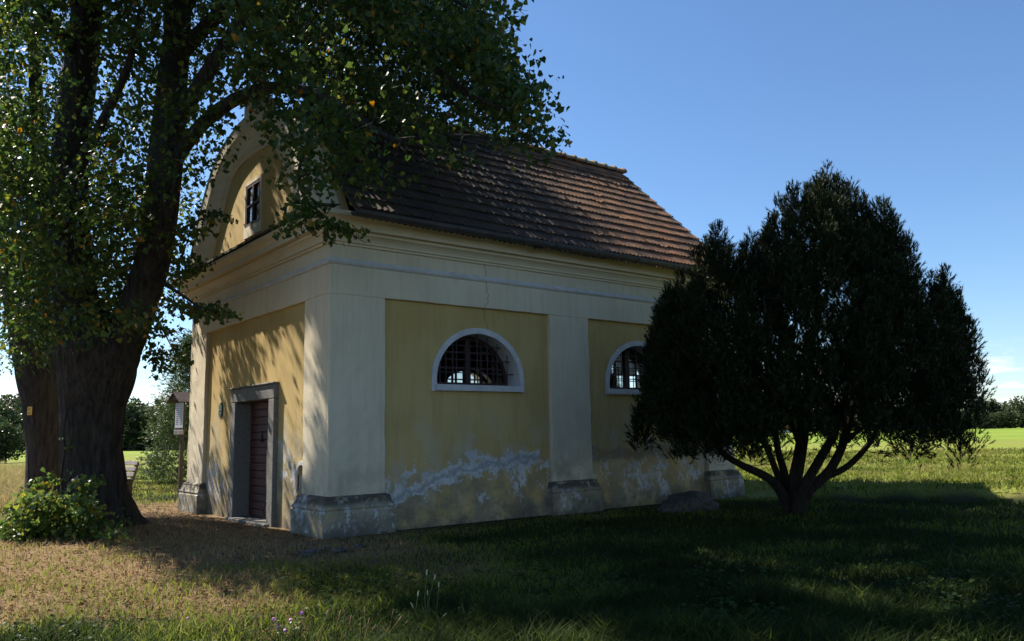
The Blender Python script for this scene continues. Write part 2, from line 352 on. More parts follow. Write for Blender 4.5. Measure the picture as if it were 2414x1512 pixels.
# glass: clear with a fresnel reflection
m, t, p, o = newmat('window_glass'); M_glass = m
tp = N(t, 'ShaderNodeBsdfTransparent'); tp.inputs[0].default_value = (.75, .78, .78, 1); gl = N(t, 'ShaderNodeBsdfGlossy'); gl.inputs['Roughness'].default_value = .06
fr = N(t, 'ShaderNodeFresnel'); fr.inputs[0].default_value = 1.5; ms = N(t, 'ShaderNodeMixShader'); t.links.new(fr.outputs[0], ms.inputs[0]); t.links.new(tp.outputs[0], ms.inputs[1]); t.links.new(gl.outputs[0], ms.inputs[2]); t.links.new(ms.outputs[0], o.inputs[0])

# ---------------------------------------------------------------- ground
BL, BW = 9.565, 6.514          # chapel length and width
def field_s(x, y): return np.minimum(.854 * x + .518 * y - 7.1, x - 9.95 + np.maximum(0, -y) * .35)
def H(x, y):
    x = np.asarray(x, float); y = np.asarray(y, float)
    h = .10 * (n2(x, y, .35, 3) - .5) * sstep(1.0, 4.0, np.hypot(np.maximum(0, np.maximum(-x, x - BL)), np.maximum(0, np.maximum(-y, y - BW))))
    h = h + .05 * (n2(x, y, 1.3, 4) - .5) * sstep(.3, 1.5, np.hypot(np.maximum(0, np.maximum(-x, x - BL)), np.maximum(0, np.maximum(-y, y - BW))))
    return h + .22 * sstep(0, .35, field_s(x, y))
n = 250; uu = np.linspace(-1, 1, n); ax = 3.33 * np.sinh(7.3 * uu)
gx, gy = np.meshgrid(ax + 2, ax - 3, indexing='ij'); gz = H(gx, gy)
idx = np.arange(n * n).reshape(n, n)
F = np.stack([idx[:-1, :-1], idx[1:, :-1], idx[1:, 1:], idx[:-1, 1:]], -1).reshape(-1, 4)
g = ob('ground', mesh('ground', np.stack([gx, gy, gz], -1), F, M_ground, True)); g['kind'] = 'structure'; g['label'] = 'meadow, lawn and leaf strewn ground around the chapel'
# ================================================================ chapel
chapel = empty('chapel', (BL / 2, BW / 2, 0), 'small ochre and cream plastered chapel with a red tiled roof and curved front gable', 'chapel')
def mapper(side):
    return {'right': lambda u, d, z: (u, d, z), 'left': lambda u, d, z: (u, BW - d, z), 'front': lambda u, d, z: (d, u, z), 'back': lambda u, d, z: (BL - d, u, z)}[side]
class Op:
    def __init__(s, uc, a, zs, zsp, rise): s.uc, s.a, s.zs, s.zsp, s.rise = uc, a, zs, zsp, rise
    def top(s, u): return s.zsp + s.rise * math.sqrt(max(0, 1 - ((u - s.uc) / s.a) ** 2))
    def us(s, n=18):
        return [s.uc - s.a * math.cos(math.pi * i / n) for i in range(n + 1)] if s.rise > 0 else [s.uc - s.a, s.uc + s.a]
def wall(side, us, z0, ztop, ops, d0, d1):
    b = B(); m = mapper(side); ub = set(us)
    for o in ops: ub.update(o.us())
    ub = sorted(ub)
    def quad(u0, z00, z01, u1, z10, z11, d): b.add([m(u0, d, z00), m(u1, d, z10), m(u1, d, z11), m(u0, d, z01)], [(0, 1, 2, 3)])
    for u0, u1 in zip(ub[:-1], ub[1:]):
        mid = (u0 + u1) / 2; op = next((o for o in ops if abs(mid - o.uc) < o.a), None)
        T0, T1 = ztop(u0), ztop(u1)
        for d in (d0, d1):
            if op is None: quad(u0, z0, T0, u1, z0, T1, d)
            else:
                quad(u0, z0, op.zs, u1, z0, op.zs, d); quad(u0, op.top(u0), T0, u1, op.top(u1), T1, d)
        def cross(za, zb): b.add([m(u0, d0, za), m(u1, d0, zb), m(u1, d1, zb), m(u0, d1, za)], [(0, 1, 2, 3)])
        cross(T0, T1)
        if op is not None: cross(op.zs, op.zs); cross(op.top(u0), op.top(u1))
    for o in ops:
        for e in (o.uc - o.a, o.uc + o.a): b.add([m(e, d0, o.zs), m(e, d1, o.zs), m(e, d1, o.zsp), m(e, d0, o.zsp)], [(0, 1, 2, 3)])
    for u in (ub[0], ub[-1]): b.add([m(u, d0, z0), m(u, d1, z0), m(u, d1, ztop(u)), m(u, d0, ztop(u))], [(0, 1, 2, 3)])
    return b
W1, W2 = 2.786, 6.73
def mkop(uc): return Op(uc, .865, 2.24, 2.33, .79)
wins = [mkop(W1), mkop(W2)]
PD = .07                               # depth of the recessed panels
ctop = lambda u: 4.335
part('wall', wall('right', [0.075, BL - .075], -.3, ctop, wins, PD, .62).mesh('wall', M_yel), chapel, label='long side wall with two arched windows')
part('wall', wall('left', [0.075, BL - .075], -.3, ctop, [mkop(W1), mkop(W2)], PD, .62).mesh('wall', M_yel), chapel)
dooro = Op(3.02, .83, -.05, 2.13, 0); niche = Op(1.045, .15, .60, .86, .15)
part('wall', wall('front', [.621, BW - .621], -.3, ctop, [dooro, niche], PD, .62).mesh('wall', M_yel), chapel, label='entrance wall under the gable')
part('wall', wall('back', [.621, BW - .621], -.3, ctop, [], PD, .62).mesh('wall', M_yel), chapel)
inb = B(); 
for (x0, x1, y0, y1) in ((.63, BL - .63, .63, BW - .63),):
    inb.add([(x0, y0, 4.3), (x1, y0, 4.3), (x1, y1, 4.3), (x0, y1, 4.3)], [(0, 1, 2, 3)]); 
    part('ceiling', inb.mesh('ceiling', M_inner), chapel)
    part('inner_floor', B().add([(x0, y0, .02), (x1, y0, .02), (x1, y1, .02), (x0, y1, .02)], [(0, 1, 2, 3)]).mesh('inner_floor', M_inner), chapel)
def uneven(me, step=.13, amp=.011):
    "hand laid plaster: slice the block finely and let its edges wander by a few millimetres"
    bm = bmesh.new(); bm.from_mesh(me); co = np.array([v.co for v in bm.verts]); lo, hi = co.min(0), co.max(0)
    for a in range(3):
        if hi[a] - lo[a] < .5: continue
        nrm = [0, 0, 0]; nrm[a] = 1
        for c_ in np.arange(lo[a] + step, hi[a] - .03, step):
            pc_ = [0, 0, 0]; pc_[a] = float(c_); bmesh.ops.bisect_plane(bm, geom=bm.verts[:] + bm.edges[:] + bm.faces[:], plane_co=pc_, plane_no=nrm)
    co = np.array([v.co for v in bm.verts]); d = np.stack([vnoise(co * 2.6 + 7 * k, 60 + k) * .6 + vnoise(co * 7.5 + 3 * k, 70 + k) * .4 for k in range(3)], 1) - .5
    for v, q in zip(bm.verts, d * 2 * amp): v.co += Vector(q.tolist())
    bm.to_mesh(me); bm.free()
def pil(name, boxes, mat=M_cream):
    for q in boxes:
        me = B().box(*q).mesh(name, mat, bevel=.008); uneven(me); part(name, me, chapel)
zf = 3.563
pil('pilaster', [(0, .943, 0, .08, -.1, zf), (4.33, 5.301, 0, .08, -.1, zf), (8.679, BL, 0, .08, -.1, zf),
                 (0, .08, .0801, .874, -.1, zf), (0, .08, 5.559, BW - .0801, -.1, zf),
                 (0, .943, BW - .08, BW, -.1, zf), (4.33, 5.301, BW - .08, BW, -.1, zf), (8.679, BL, BW - .08, BW, -.1, zf)])
pil('frieze', [(0, BL, 0, .08, zf, 4.334), (0, BL, BW - .08, BW, zf, 4.334), (0, .08, .0801, BW - .0801, zf, 4.334), (BL - .08, BL, .0801, BW - .0801, zf, 4.334)])
def sweep(prof, x0, x1, y0, y1, capped=False):
    V = []; F = []; k = len(prof)
    for o, z in prof: V += [(x0 - o, y0 - o, z), (x1 + o, y0 - o, z), (x1 + o, y1 + o, z), (x0 - o, y1 + o, z)]
    for i in range(k - 1):
        for j in range(4): F.append((i * 4 + j, i * 4 + (j + 1) % 4, (i + 1) * 4 + (j + 1) % 4, (i + 1) * 4 + j))
    if capped: F.append((k * 4 - 4, k * 4 - 3, k * 4 - 2, k * 4 - 1))
    return B().add(V, F)
part('string_course', sweep([(-.02, 4.01), (.012, 4.012), (.03, 4.03), (.04, 4.055), (.03, 4.078), (.012, 4.098), (.012, 4.11), (-.02, 4.112)], 0, BL, 0, BW).mesh('string_course', M_white), chapel)
cprof = [(-.03, 4.315), (.035, 4.318), (.037, 4.355), (.07, 4.358), (.072, 4.385), (.062, 4.39), (.085, 4.43), (.12, 4.462), (.155, 4.478), (.158, 4.505), (.145, 4.508), (.145, 4.525), (.235, 4.528), (.238, 4.575), (.225, 4.58), (.245, 4.615), (.285, 4.655), (.325, 4.68), (.345, 4.69), (.35, 4.745), (.33, 4.765), (-.25, 4.80)]
part('cornice', sweep(cprof, 0, BL, 0, BW).mesh('cornice', M_corn), chapel, label='moulded cornice running round under the eaves')
cb = B(); ny = 60
for i in range(ny):
    y0 = -.36 + (BW + .72) * i / ny; y1 = y0 + (BW + .72) / ny * 1.02; j = .012 * random.random(); k = .02 * random.random()
    cb.add([(-.385 - k, y0, 4.755), (-.385 - k, y1, 4.755), (-.385 - k, y1, 4.79 + j), (-.385 - k, y0, 4.79 + j), (-.0, y0, 4.835 + j), (-.0, y1, 4.835 + j)], [(0, 1, 2, 3), (3, 2, 5, 4), (0, 3, 4), (1, 5, 2)])
part('cornice_cap', cb.mesh('cornice_cap', M_moss), chapel, label='dark mossy capping on the front cornice')
pprof = [(.125, -.3), (.125, .345), (.115, .36), (.10, .365), (.10, .385), (.118, .39), (.118, .41), (.10, .435), (.08, .475), (.065, .515), (.06, .53), (.065, .54), (.06, .56), (-.02, .585)]
for q in ((0, .943, 0, .874), (4.33, 5.301, 0, .4), (8.679, BL, 0, .874), (0, .943, 5.559, BW), (8.679, BL, 5.559, BW)):
    part('plinth', sweep(pprof, *q).mesh('plinth', M_plinth, bevel=.006), chapel, label='weathered plinth at the foot of a pilaster')
# ---- arched windows
def ring(side, o, grow, d0, d1, zlow, n=26):
    "flat band round an arched opening"
    b = B(); m = mapper(side); I = []; O = []
    def path(a, rise, zl):
        r = [(o.uc - a, zl)]
        for i in range(n + 1):
            th = math.pi - math.pi * i / n; r.append((o.uc + a * math.cos(th), o.zsp + rise * math.sin(th)))
        return r + [(o.uc + a, zl)]
    I = path(o.a, o.rise, zlow); O = path(o.a + grow, o.rise + grow, zlow); k = len(I)
    V = [m(u, d, z) for P_ in (I, O) for d in (d0, d1) for u, z in P_]
    F = []
    for i in range(k - 1):
        F += [(i, i + 1, 2 * k + i + 1, 2 * k + i), (2 * k + i, 2 * k + i + 1, 3 * k + i + 1, 3 * k + i), (k + i, k + i + 1, 3 * k + i + 1, 3 * k + i), (i, i + 1, k + i + 1, k + i)]
    F += [(0, k, 3 * k, 2 * k), (k - 1, 2 * k - 1, 4 * k - 1, 3 * k - 1)]
    return b.add(V, F)
def window(side, o, label, detail=True):
    m = mapper(side)
    wn = part('window', ring(side, o, .098, .045, PD + .02, 2.135).mesh('window', M_white), chapel, label=label)
    wn.name = 'arched_window'
    def sub(name, b, mat): return part(name, b.mesh(name, mat), wn)
    # plastered reveal (thin liner a few mm inside the opening)
    i = Op(o.uc, o.a - .004, o.zs, o.zsp, o.rise - .004); rv = B(); pts = [(i.uc - i.a, o.zs)] + [(i.uc - i.a * math.cos(math.pi * k / 24), i.zsp + i.rise * math.sin(math.pi * k / 24)) for k in range(25)] + [(i.uc + i.a, o.zs)]
    V = [m(u, d, z) for d in (PD - .02, .64) for u, z in pts]; k = len(pts)
    rv.add(V, [(q, q + 1, k + q + 1, k + q) for q in range(k - 1)]); sub('reveal', rv, M_white)
    def bx(b, u0, u1, d0, d1, z0, z1):
        v = [m(u, d, z) for u in (u0, u1) for d in (d0, d1) for z in (z0, z1)]
        b.add(v, [(0, 1, 3, 2), (4, 6, 7, 5), (0, 4, 5, 1), (2, 3, 7, 6), (0, 2, 6, 4), (1, 5, 7, 3)])
    sb = B(); bx(sb, o.uc - .895, o.uc + .895, .0, .66, 2.145, 2.245); sub('sill', sb, M_white)
    fo = Op(o.uc, o.a - .075, o.zs, o.zsp, o.rise - .075)
    fb = ring(side, fo, .072, .40, .46, 2.246); bx(fb, o.uc - .86, o.uc + .86, .401, .459, 2.246, 2.31); sub('frame', fb, M_dwood)
    mb = B(); bx(mb, o.uc - .055, o.uc + .055, .39, .47, 2.31, fo.top(o.uc) + .01); sub('mullion', mb, M_dwood)
    zr = [2.31, 2.56, 2.83]
    for z in zr[1:]:
        q = math.sqrt(max(0, 1 - ((z - fo.zsp) / fo.rise) ** 2)) * fo.a
        hb = B(); bx(hb, o.uc - q, o.uc + q, .415, .455, z - .017, z + .017); sub('glazing_bar', hb, M_dwood)
    us = [o.uc + s * v for s in (-1, 1) for v in (.30, .56)]
    for u in us:
        vb = B(); bx(vb, u - .014, u + .014, .417, .453, 2.31, fo.top(u)); sub('glazing_bar', vb, M_dwood)
    cols = [o.uc - fo.a + .01] + sorted(us + [o.uc]) + [o.uc + fo.a - .01]; rows = zr + [9]
    for c0, c1 in zip(cols[:-1], cols[1:]):
        for r0, r1 in zip(rows[:-1], rows[1:]):
            uu_ = np.linspace(c0, c1, 5); tp_ = [min(r1, fo.top(x)) for x in uu_]
            if max(tp_) - r0 < .03: continue
            tp_ = [max(r0 + .001, x) for x in tp_]
            pts = [m(u, .435, r0) for u in uu_] + [m(u, .435, z) for u, z in zip(uu_[::-1], tp_[::-1])]
            pb = B().add(pts, [tuple(range(10))]); part('pane', pb.mesh('pane', M_glass), wn)
    # iron grille
    if detail:
        for k in range(-3, 4):
            u = o.uc + k * .215 + .05; 
            if abs(u - o.uc) < .8:
                gb = B(); gb.tube([m(u, .19, 2.2), m(u, .19, o.top(u) + .02)], .010, 6); sub('grille_bar', gb, M_iron)
        for z in (2.46, 2.68, 2.92):
            q = math.sqrt(max(0, 1 - ((z - o.zsp) / o.rise) ** 2)) * o.a + .02 if z > o.zsp else o.a
            gb = B(); gb.tube([m(o.uc - q, .205, z), m(o.uc + q, .205, z)], .010, 6); sub('grille_bar', gb, M_iron)
window('right', wins[0], 'arched window with white surround and iron grille nearer the entrance corner')
window('right', wins[1], 'arched window with white surround and iron grille behind the pine')
window('left', mkop(W1), 'arched window of the far side wall', False)
window('left', mkop(W2), 'arched window of the far side wall', False)
# ---- door
fr_ = part('door_frame', B().box(-.012, .50, 2.0, 2.24, -.1, 2.085).mesh('door_frame', M_granite, bevel=.012), chapel, label='worn grey stone door surround')
part('jamb', B().box(-.012, .50, 3.80, 4.04, -.1, 2.085).mesh('jamb', M_granite, bevel=.012), fr_)
part('lintel', B().box(-.014, .50, 2.0, 4.04, 2.087, 2.33).mesh('lintel', M_granite, bevel=.012), fr_)
part('lintel_moulding', B().box(-.045, .2, 1.985, 4.055, 2.332, 2.36).mesh('lintel_moulding', M_granite, bevel=.008), fr_)
part('doorstep', B().box(-.10, .55, 2.1, 3.94, -.1, .045).mesh('doorstep', M_granite, bevel=.012), fr_)
door = part('door', B().box(.315, .35, 2.236, 3.804, .03, 2.10).mesh('door', M_dwood), chapel, label='maroon double door of horizontal boards')
nb = 15; bh = 2.03 / nb
for y0, y1, tilt in ((2.955, 3.795, 0), (2.245, 2.90, .012)):
    for i in range(nb):
        j = random.uniform(-.003, .003)
        part('board', B().box(.285 + j + tilt, .316, y0, y1, .052 + i * bh + .006, .052 + (i + 1) * bh - .006).mesh('board', M_door, bevel=.006), door)
part('cover_strip', B().box(.26, .316, 2.895, 2.952, .06, 2.08).mesh('cover_strip', simple('strip_wood', (.10, .075, .05), (.06, .03, .025), 8, .7, .2, stretch=(1, 1, .2)), bevel=.008), door)
hb = B(); pts = [(.25 - .02 * math.sin(k * .45), 2.92 + .035 * math.sin(k * .62), .10 + .033 * k) for k in range(14)]; hb.tube(smooth_line(pts, 2), .011, 6); part('iron_hook', hb.mesh('iron_hook', M_iron, True), door)
tb = B().add([(.278, 3.12, 1.36), (.278, 3.30, 1.36), (.278, 3.21, 1.56), (.30, 3.12, 1.36), (.30, 3.30, 1.36), (.30, 3.21, 1.56)], [(0, 1, 2), (0, 1, 4, 3), (1, 2, 5, 4), (2, 0, 3, 5)]); part('triangular_vent', tb.mesh('triangular_vent', M_black), door)  # black prism on the boards, darkness of the hole put into its colour
nw = part('niche', ring('front', niche, .055, .05, PD + .02, .60).mesh('niche', M_white), chapel, label='small arched niche with white edging beside the corner plinth')
part('niche_back', B().box(.16, .20, .86, 1.24, .55, 1.06).mesh('niche_back', M_white), nw)
# ---- gable
yc = BW / 2
out_ = [(3.12, 4.78), (3.0, 5.02), (2.85, 5.30), (2.65, 5.64), (2.38, 6.05), (2.03, 6.47), (1.73, 6.77), (1.41, 6.98), (1.13, 7.10), (.9, 7.16), (.7, 7.2), (.5, 7.24), (.34, 7.27), (.17, 7.29), (0, 7.3)]
inn_ = [(2.30, 4.80), (2.18, 5.02), (2.05, 5.20), (1.87, 5.42), (1.68, 5.67), (1.48, 5.95), (1.30, 6.20), (1.14, 6.38), (.98, 6.50), (.85, 6.56), (.75, 6.60), (.6, 6.62), (.42, 6.635), (.22, 6.645), (0, 6.65)]
O_ = [(yc - a, z) for a, z in out_] + [(yc + a, z) for a, z in out_[-2::-1]]
I_ = [(yc - a, z) for a, z in inn_] + [(yc + a, z) for a, z in inn_[-2::-1]]
def ztop(u): return float(np.interp(u, [a for a, b in O_], [b - .02 for a, b in O_]))
aw = Op(3.215, .36, 5.30, 6.10, 0)
gable = part('gable', wall('front', [a for a, b in O_], 4.70, ztop, [aw], .02, .42).mesh('gable', M_yel), chapel, label='curved baroque gable with ochre field and moulded cream border')
stations = [(0, -.02), (.0, .035), (.10, .035), (.12, .05), (.16, .05), (.18, .075), (.22, .075), (.36, .10), (.52, .15), (.62, .165), (.66, .20), (.90, .22), (.97, .235), (1.0, .22), (1.0, -.25)]
V = []; k = len(O_)
for f_, e in stations:
    for (iy, iz), (oy, oz) in zip(I_, O_): V.append((-e + .02, iy + (oy - iy) * f_, iz + (oz - iz) * f_))
F = [(a * k + i, a * k + i + 1, (a + 1) * k + i + 1, (a + 1) * k + i) for a in range(len(stations) - 1) for i in range(k - 1)]
part('gable_border', B().add(V, F).mesh('gable_border', M_corn), gable)
part('pedestal', B().box(-.10, .32, yc - .24, yc + .24, 7.24, 7.66).box(-.14, .36, yc - .28, yc + .28, 7.662, 7.71).mesh('pedestal', M_corn), gable)
fin = B(); prof = [(.25, 7.71), (.25, 7.74), (.20, 7.76), (.17, 7.89), (.20, 7.93), (.15, 7.99), (.10, 8.17), (.02, 8.42)]
V = []; 
for r_, z in prof: V += [(.12 + r_ * math.cos(q * math.pi / 2 + math.pi / 4), yc + r_ * math.sin(q * math.pi / 2 + math.pi / 4), z) for q in range(4)]
fin.add(V, [(i * 4 + j, i * 4 + (j + 1) % 4, i * 4 + 4 + (j + 1) % 4, i * 4 + 4 + j) for i in range(len(prof) - 1) for j in range(4)]); part('finial', fin.mesh('finial', M_white), gable)
sur = B()
for q in ((2.80, 2.856, 5.10, 6.16), (3.574, 3.63, 5.10, 6.16), (2.856, 3.574, 6.099, 6.16), (2.856, 3.574, 5.10, 5.301)): sur.box(-.006, .03, *q)
awp = part('attic_window', sur.mesh('attic_window', M_corn), chapel, label='small attic window with dark bars in the gable')
fb = B()
for q in ((2.857, 2.91, 5.302, 6.098), (3.52, 3.573, 5.302, 6.098), (2.911, 3.519, 6.045, 6.098), (2.911, 3.519, 5.302, 5.355)): fb.box(.0, .06, *q)
part('frame', fb.mesh('frame', M_dwood), awp)
part('mullion', B().box(-.004, .058, 3.185, 3.245, 5.356, 6.044).mesh('mullion', M_dwood), awp)
for y0, y1 in ((2.912, 3.184), (3.246, 3.518)):
    part('glazing_bar', B().box(.004, .05, y0, y1, 5.685, 5.715).mesh('glazing_bar', M_dwood), awp)
    for z0, z1 in ((5.356, 5.684), (5.716, 6.044)): part('pane', B().add([(.035, y0, z0), (.035, y1, z0), (.036, y1, z1), (.036, y0, z1)], [(0, 1, 2, 3)]).mesh('pane', M_glass), awp)
part('attic_dark_sheet', B().box(.40, .415, 2.8, 3.65, 5.25, 6.15).mesh('attic_dark_sheet', M_black), awp)  # black sheet behind the panes, darkness of the unlit attic painted on
# ---- roof
RZ, PT = 8.16, .955; th_ = math.atan(PT); XR0, XR1 = .36, 9.80
rz = lambda y: RZ - PT * abs(y - yc)
HZ, HX = 7.08, 1.05                      # the roof is half hipped behind the gable
dk = B(); ho = (RZ - HZ) / PT
for sg in (-1, 1):
    yl = [(XR0, yc + sg * (yc + .30)), (XR0, yc + sg * ho), (XR0 + HX, yc), (XR1 - .04, yc), (XR1 - .04, yc + sg * (yc + .30))]
    top = [(x, y, rz(y) - .03) for x, y in yl]; bot = [(x, y, rz(y) - .10) for x, y in yl]
    dk.add(top + bot, [(0, 1, 2, 3, 4), (5, 6, 7, 8, 9)] + [(i, (i + 1) % 5, 5 + (i + 1) % 5, 5 + i) for i in range(5)])
roof = part('roof', dk.mesh('roof', M_post), chapel, label='steep tiled roof with lichen and moss, half hipped behind the gable')
hipn = 5
for r_ in range(hipn):
    for c_ in range(12):
        z0 = HZ + (RZ - HZ) * (hipn - r_) / hipn; z1 = z0 - (RZ - HZ) / hipn * 1.15; y = yc - 1.1 + c_ * .2; w0 = (RZ - z1) / PT
        if abs(y + .1 - yc) > w0: continue
        x0 = XR0 + HX * (z0 - HZ) / (RZ - HZ); x1 = XR0 + HX * (z1 - HZ) / (RZ - HZ)
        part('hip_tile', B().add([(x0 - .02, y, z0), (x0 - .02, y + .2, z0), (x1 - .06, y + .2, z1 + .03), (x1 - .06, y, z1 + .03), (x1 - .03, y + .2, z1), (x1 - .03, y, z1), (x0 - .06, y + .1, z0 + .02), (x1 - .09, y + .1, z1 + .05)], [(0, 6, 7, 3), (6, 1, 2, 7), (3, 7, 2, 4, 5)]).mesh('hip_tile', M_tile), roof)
part('wall', wall('back', [0.0, yc, BW], 4.34, lambda u: rz(u) - .14, [], .02, .3).mesh('wall', M_yel), chapel, label='rear gable wall')
TW, TE, TL = .218, .342, .42
def tile_mesh():
    ns = 12; V = []; F = []
    for v in (0, TL):
        lift = .012 + .048 * v / TL
        for e in (0, .02):
            for i in range(ns + 1):
                u = i / ns; V.append((u * (TW + .012), v, lift + .026 * (0.5 - .5 * math.cos(4 * math.pi * u)) ** .8 - e))
    k = ns + 1
    for i in range(ns):
        F += [(i, i + 1, 2 * k + i + 1, 2 * k + i), (k + i, k + i + 1, 3 * k + i + 1, 3 * k + i), (2 * k + i, 2 * k + i + 1, 3 * k + i + 1, 3 * k + i)]
    F += [(0, k, 3 * k, 2 * k), (ns, k + ns, 3 * k + ns, 2 * k + ns)]
    return np.array(V), np.array(F)
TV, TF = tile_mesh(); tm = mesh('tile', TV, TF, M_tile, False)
ncol = int((XR1 - XR0) / TW); nrow = 15
slope = (yc + .44) / math.cos(th_)
def tile_matrix(side, cx_, r):
    s0 = slope - (nrow - r) * TE - (TL - TE) + random.uniform(-.012, .012)
    if random.random() < .035: s0 += random.uniform(.02, .07)
    s0 = max(s0, .02); x = XR0 + cx_ * TW + random.uniform(-.004, .004)
    ey = np.array([0, -math.cos(th_) * side, -math.sin(th_)]); ex = np.array([1., 0, 0]); en = np.array([0, -math.sin(th_) * side, math.cos(th_)])
    a = random.uniform(-.018, .018); ex2 = ex * math.cos(a) + ey * math.sin(a); ey2 = -ex * math.sin(a) + ey * math.cos(a)
    tl = random.uniform(-.012, .012); ey2 = ey2 + en * tl
    P0 = np.array([x, yc, RZ]) + ey * s0 + en * (-.012)
    sag = -.03 * math.sin(math.pi * cx_ / ncol) + .02 * (vnoise(np.array([cx_ * .18, r * .25, side]), 5) - .5)
    P0 = P0 + en * sag
    return ex2, ey2, en, P0
ind = 0; SV = []; SF = []; nv = 0
for side in (1, -1):
    for r in range(nrow):
        for c_ in range(ncol):
            ex, ey, en, P0 = tile_matrix(side, c_, r)
            if P0[0] < XR0 - .1 + HX * max(0, P0[2] - .15 - HZ) / (RZ - HZ): continue
            if side == 1 and c_ >= ncol - 20:
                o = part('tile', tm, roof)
                mm = Matrix.Identity(4)
                base = o.location.copy()
                for q in range(3): mm[q][0] = ex[q]; mm[q][1] = ey[q]; mm[q][2] = en[q]; mm[q][3] = P0[q] + base[q]
                o.matrix_basis = mm; ind += 1
            else:
                SV.append(P0 + TV[:, :1] * ex + TV[:, 1:2] * ey + TV[:, 2:] * en); SF.append(TF + nv); nv += len(TV)
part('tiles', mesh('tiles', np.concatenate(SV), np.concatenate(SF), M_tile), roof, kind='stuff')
nr = 24
for i in range(nr):
    x0 = XR0 + HX - .05 + (XR1 - XR0 - HX + .07) * i / nr; ln = (XR1 - XR0 - HX) / nr + .05; b = B(); V = []
    for x, r_ in ((x0, .115), (x0 + ln * .86, .13), (x0 + ln * .87, .155), (x0 + ln, .155)):
        dz = random.uniform(-.004, .004)
        for q in range(9):
            a = math.pi * q / 8; V.append((x, yc + r_ * 1.15 * math.cos(a), RZ - .03 + dz + r_ * math.sin(a)))
    b.add(V, [(s_ * 9 + q, s_ * 9 + q + 1, s_ * 9 + 10 + q, s_ * 9 + 9 + q) for s_ in range(3) for q in range(8)]); b.add(V[-9:], [tuple(range(9))])
    part('ridge_tile', b.mesh('ridge_tile', M_ridge, True), roof)
# ---- gutter
gy_, gz_ = -.50, 4.735
def gut(name, x0, x1, r0, r1, parent, mat):
    b = B(); V = []; n_ = 12
    for x in (x0, x1):
        for r_ in (r0, r1):
            for q in range(n_ + 1):
                a = math.pi + math.pi * q / n_; V.append((x, gy_ + r_ * math.cos(a), gz_ + r_ * math.sin(a)))
    k = n_ + 1
    F = [(q, q + 1, 2 * k + q + 1, 2 * k + q) for q in range(n_)] + [(k + q, k + q + 1, 3 * k + q + 1, 3 * k + q) for q in range(n_)] + [(0, k, 3 * k, 2 * k), (n_, k + n_, 3 * k + n_, 2 * k + n_)] + [(q, q + 1, k + q + 1, k + q) for q in range(n_)] + [(2 * k + q, 2 * k + q + 1, 3 * k + q + 1, 3 * k + q) for q in range(n_)]
    return part(name, b.add(V, F).mesh(name, mat), parent)
gt = gut('gutter', .12, 9.82, .078, .085, chapel, M_zinc); gt['label'] = 'half round zinc gutter along the eaves'
part('rim', B().tube([(.12, gy_ - .085, gz_), (9.82, gy_ - .085, gz_)], .011, 6).mesh('rim', M_zinc), gt)
x = .9
while x < 9.8: gut('bracket', x, x + .03, .086, .094, gt, M_zinc); x += 1.05
# ================================================================ trees
def inside_building(P, mg=.25):
    x, y, z = P[:, 0], P[:, 1], P[:, 2]
    top = RZ - PT * np.abs(y - yc) + .25
    core = (x > -mg) & (x < 10.0) & (y > -mg - .05) & (y < BW + .6) & (z < np.where((y > -.5) & (y < BW + .5), top, 0))
    gab = (x > -.55) & (x < .6) & (y > -.5) & (y < BW + .5) & (z < top + .35) & (z > 3.9)
    return core | gab
def in_poly(x, y, poly):
    poly = np.asarray(poly, float); r = np.zeros(len(x), bool); j = len(poly) - 1
    for i in range(len(poly)):
        xi, yi = poly[i]; xj, yj = poly[j]
        c = ((yi > y) != (yj > y)) & (x < (xj - xi) * (y - yi) / (yj - yi + 1e-12) + xi); r ^= c; j = i
    return r
class Skel:
    "branch skeleton: limbs drawn by hand, then twigs grown to every target point from the nearest node"
    def __init__(s): s.P = []; s.R = []; s.V = []; s.F = []; s.n = 0
    def limb(s, pts, rad, n=8, m=6, rf=None, reg=True):
        Q = smooth_line(pts, m); Rr = np.interp(np.linspace(0, 1, len(Q)), np.linspace(0, 1, len(rad)), rad)
        V, F = tube(Q, Rr, n, rf); s.V.append(V); s.F.append(F + s.n); s.n += len(V)
        if reg: s.P.extend(list(Q)); s.R.extend(list(Rr))
        return Q
    def grow(s, T, rmax=.03, n=5, up=.15, wig=.12, frac=.62, rmin=.004):
        T = np.asarray(T); P = np.array(s.P); R = np.array(s.R)
        d = np.min(np.linalg.norm(T[:, None] - P[None], axis=2), axis=1); 
        cap = len(P) + len(T) * 4; buf = np.zeros((cap, 3)); buf[:len(P)] = P; rb = np.zeros(cap); rb[:len(P)] = R; k = len(P)
        for i in np.argsort(d):
            t = T[i]; dd = np.linalg.norm(buf[:k] - t, axis=1); a = int(np.argmin(dd)); p0 = buf[a]; L = dd[a]
            if L < .02: continue
            r0 = max(rmin, min(rb[a] * frac, rmax * min(1, .35 + L * .4)))
            q = np.linspace(0, 1, 5)[:, None]; bend = np.sin(q * np.pi) * (np.array([0, 0, up * L]) + (rng.random(3) - .5) * wig * 2 * L)
            line = p0 * (1 - q) + t * q + bend
            rr = np.linspace(r0, max(rmin * .6, r0 * .4), 5)
            V, F = tube(line, rr, n); s.V.append(V); s.F.append(F + s.n); s.n += len(V)
            buf[k:k + 4] = line[1:]; rb[k:k + 4] = rr[1:]; k += 4
        s.P = list(buf[:k]); s.R = list(rb[:k])
    def mesh(s, name, mat): return mesh(name, np.concatenate(s.V), np.concatenate(s.F), mat, True)
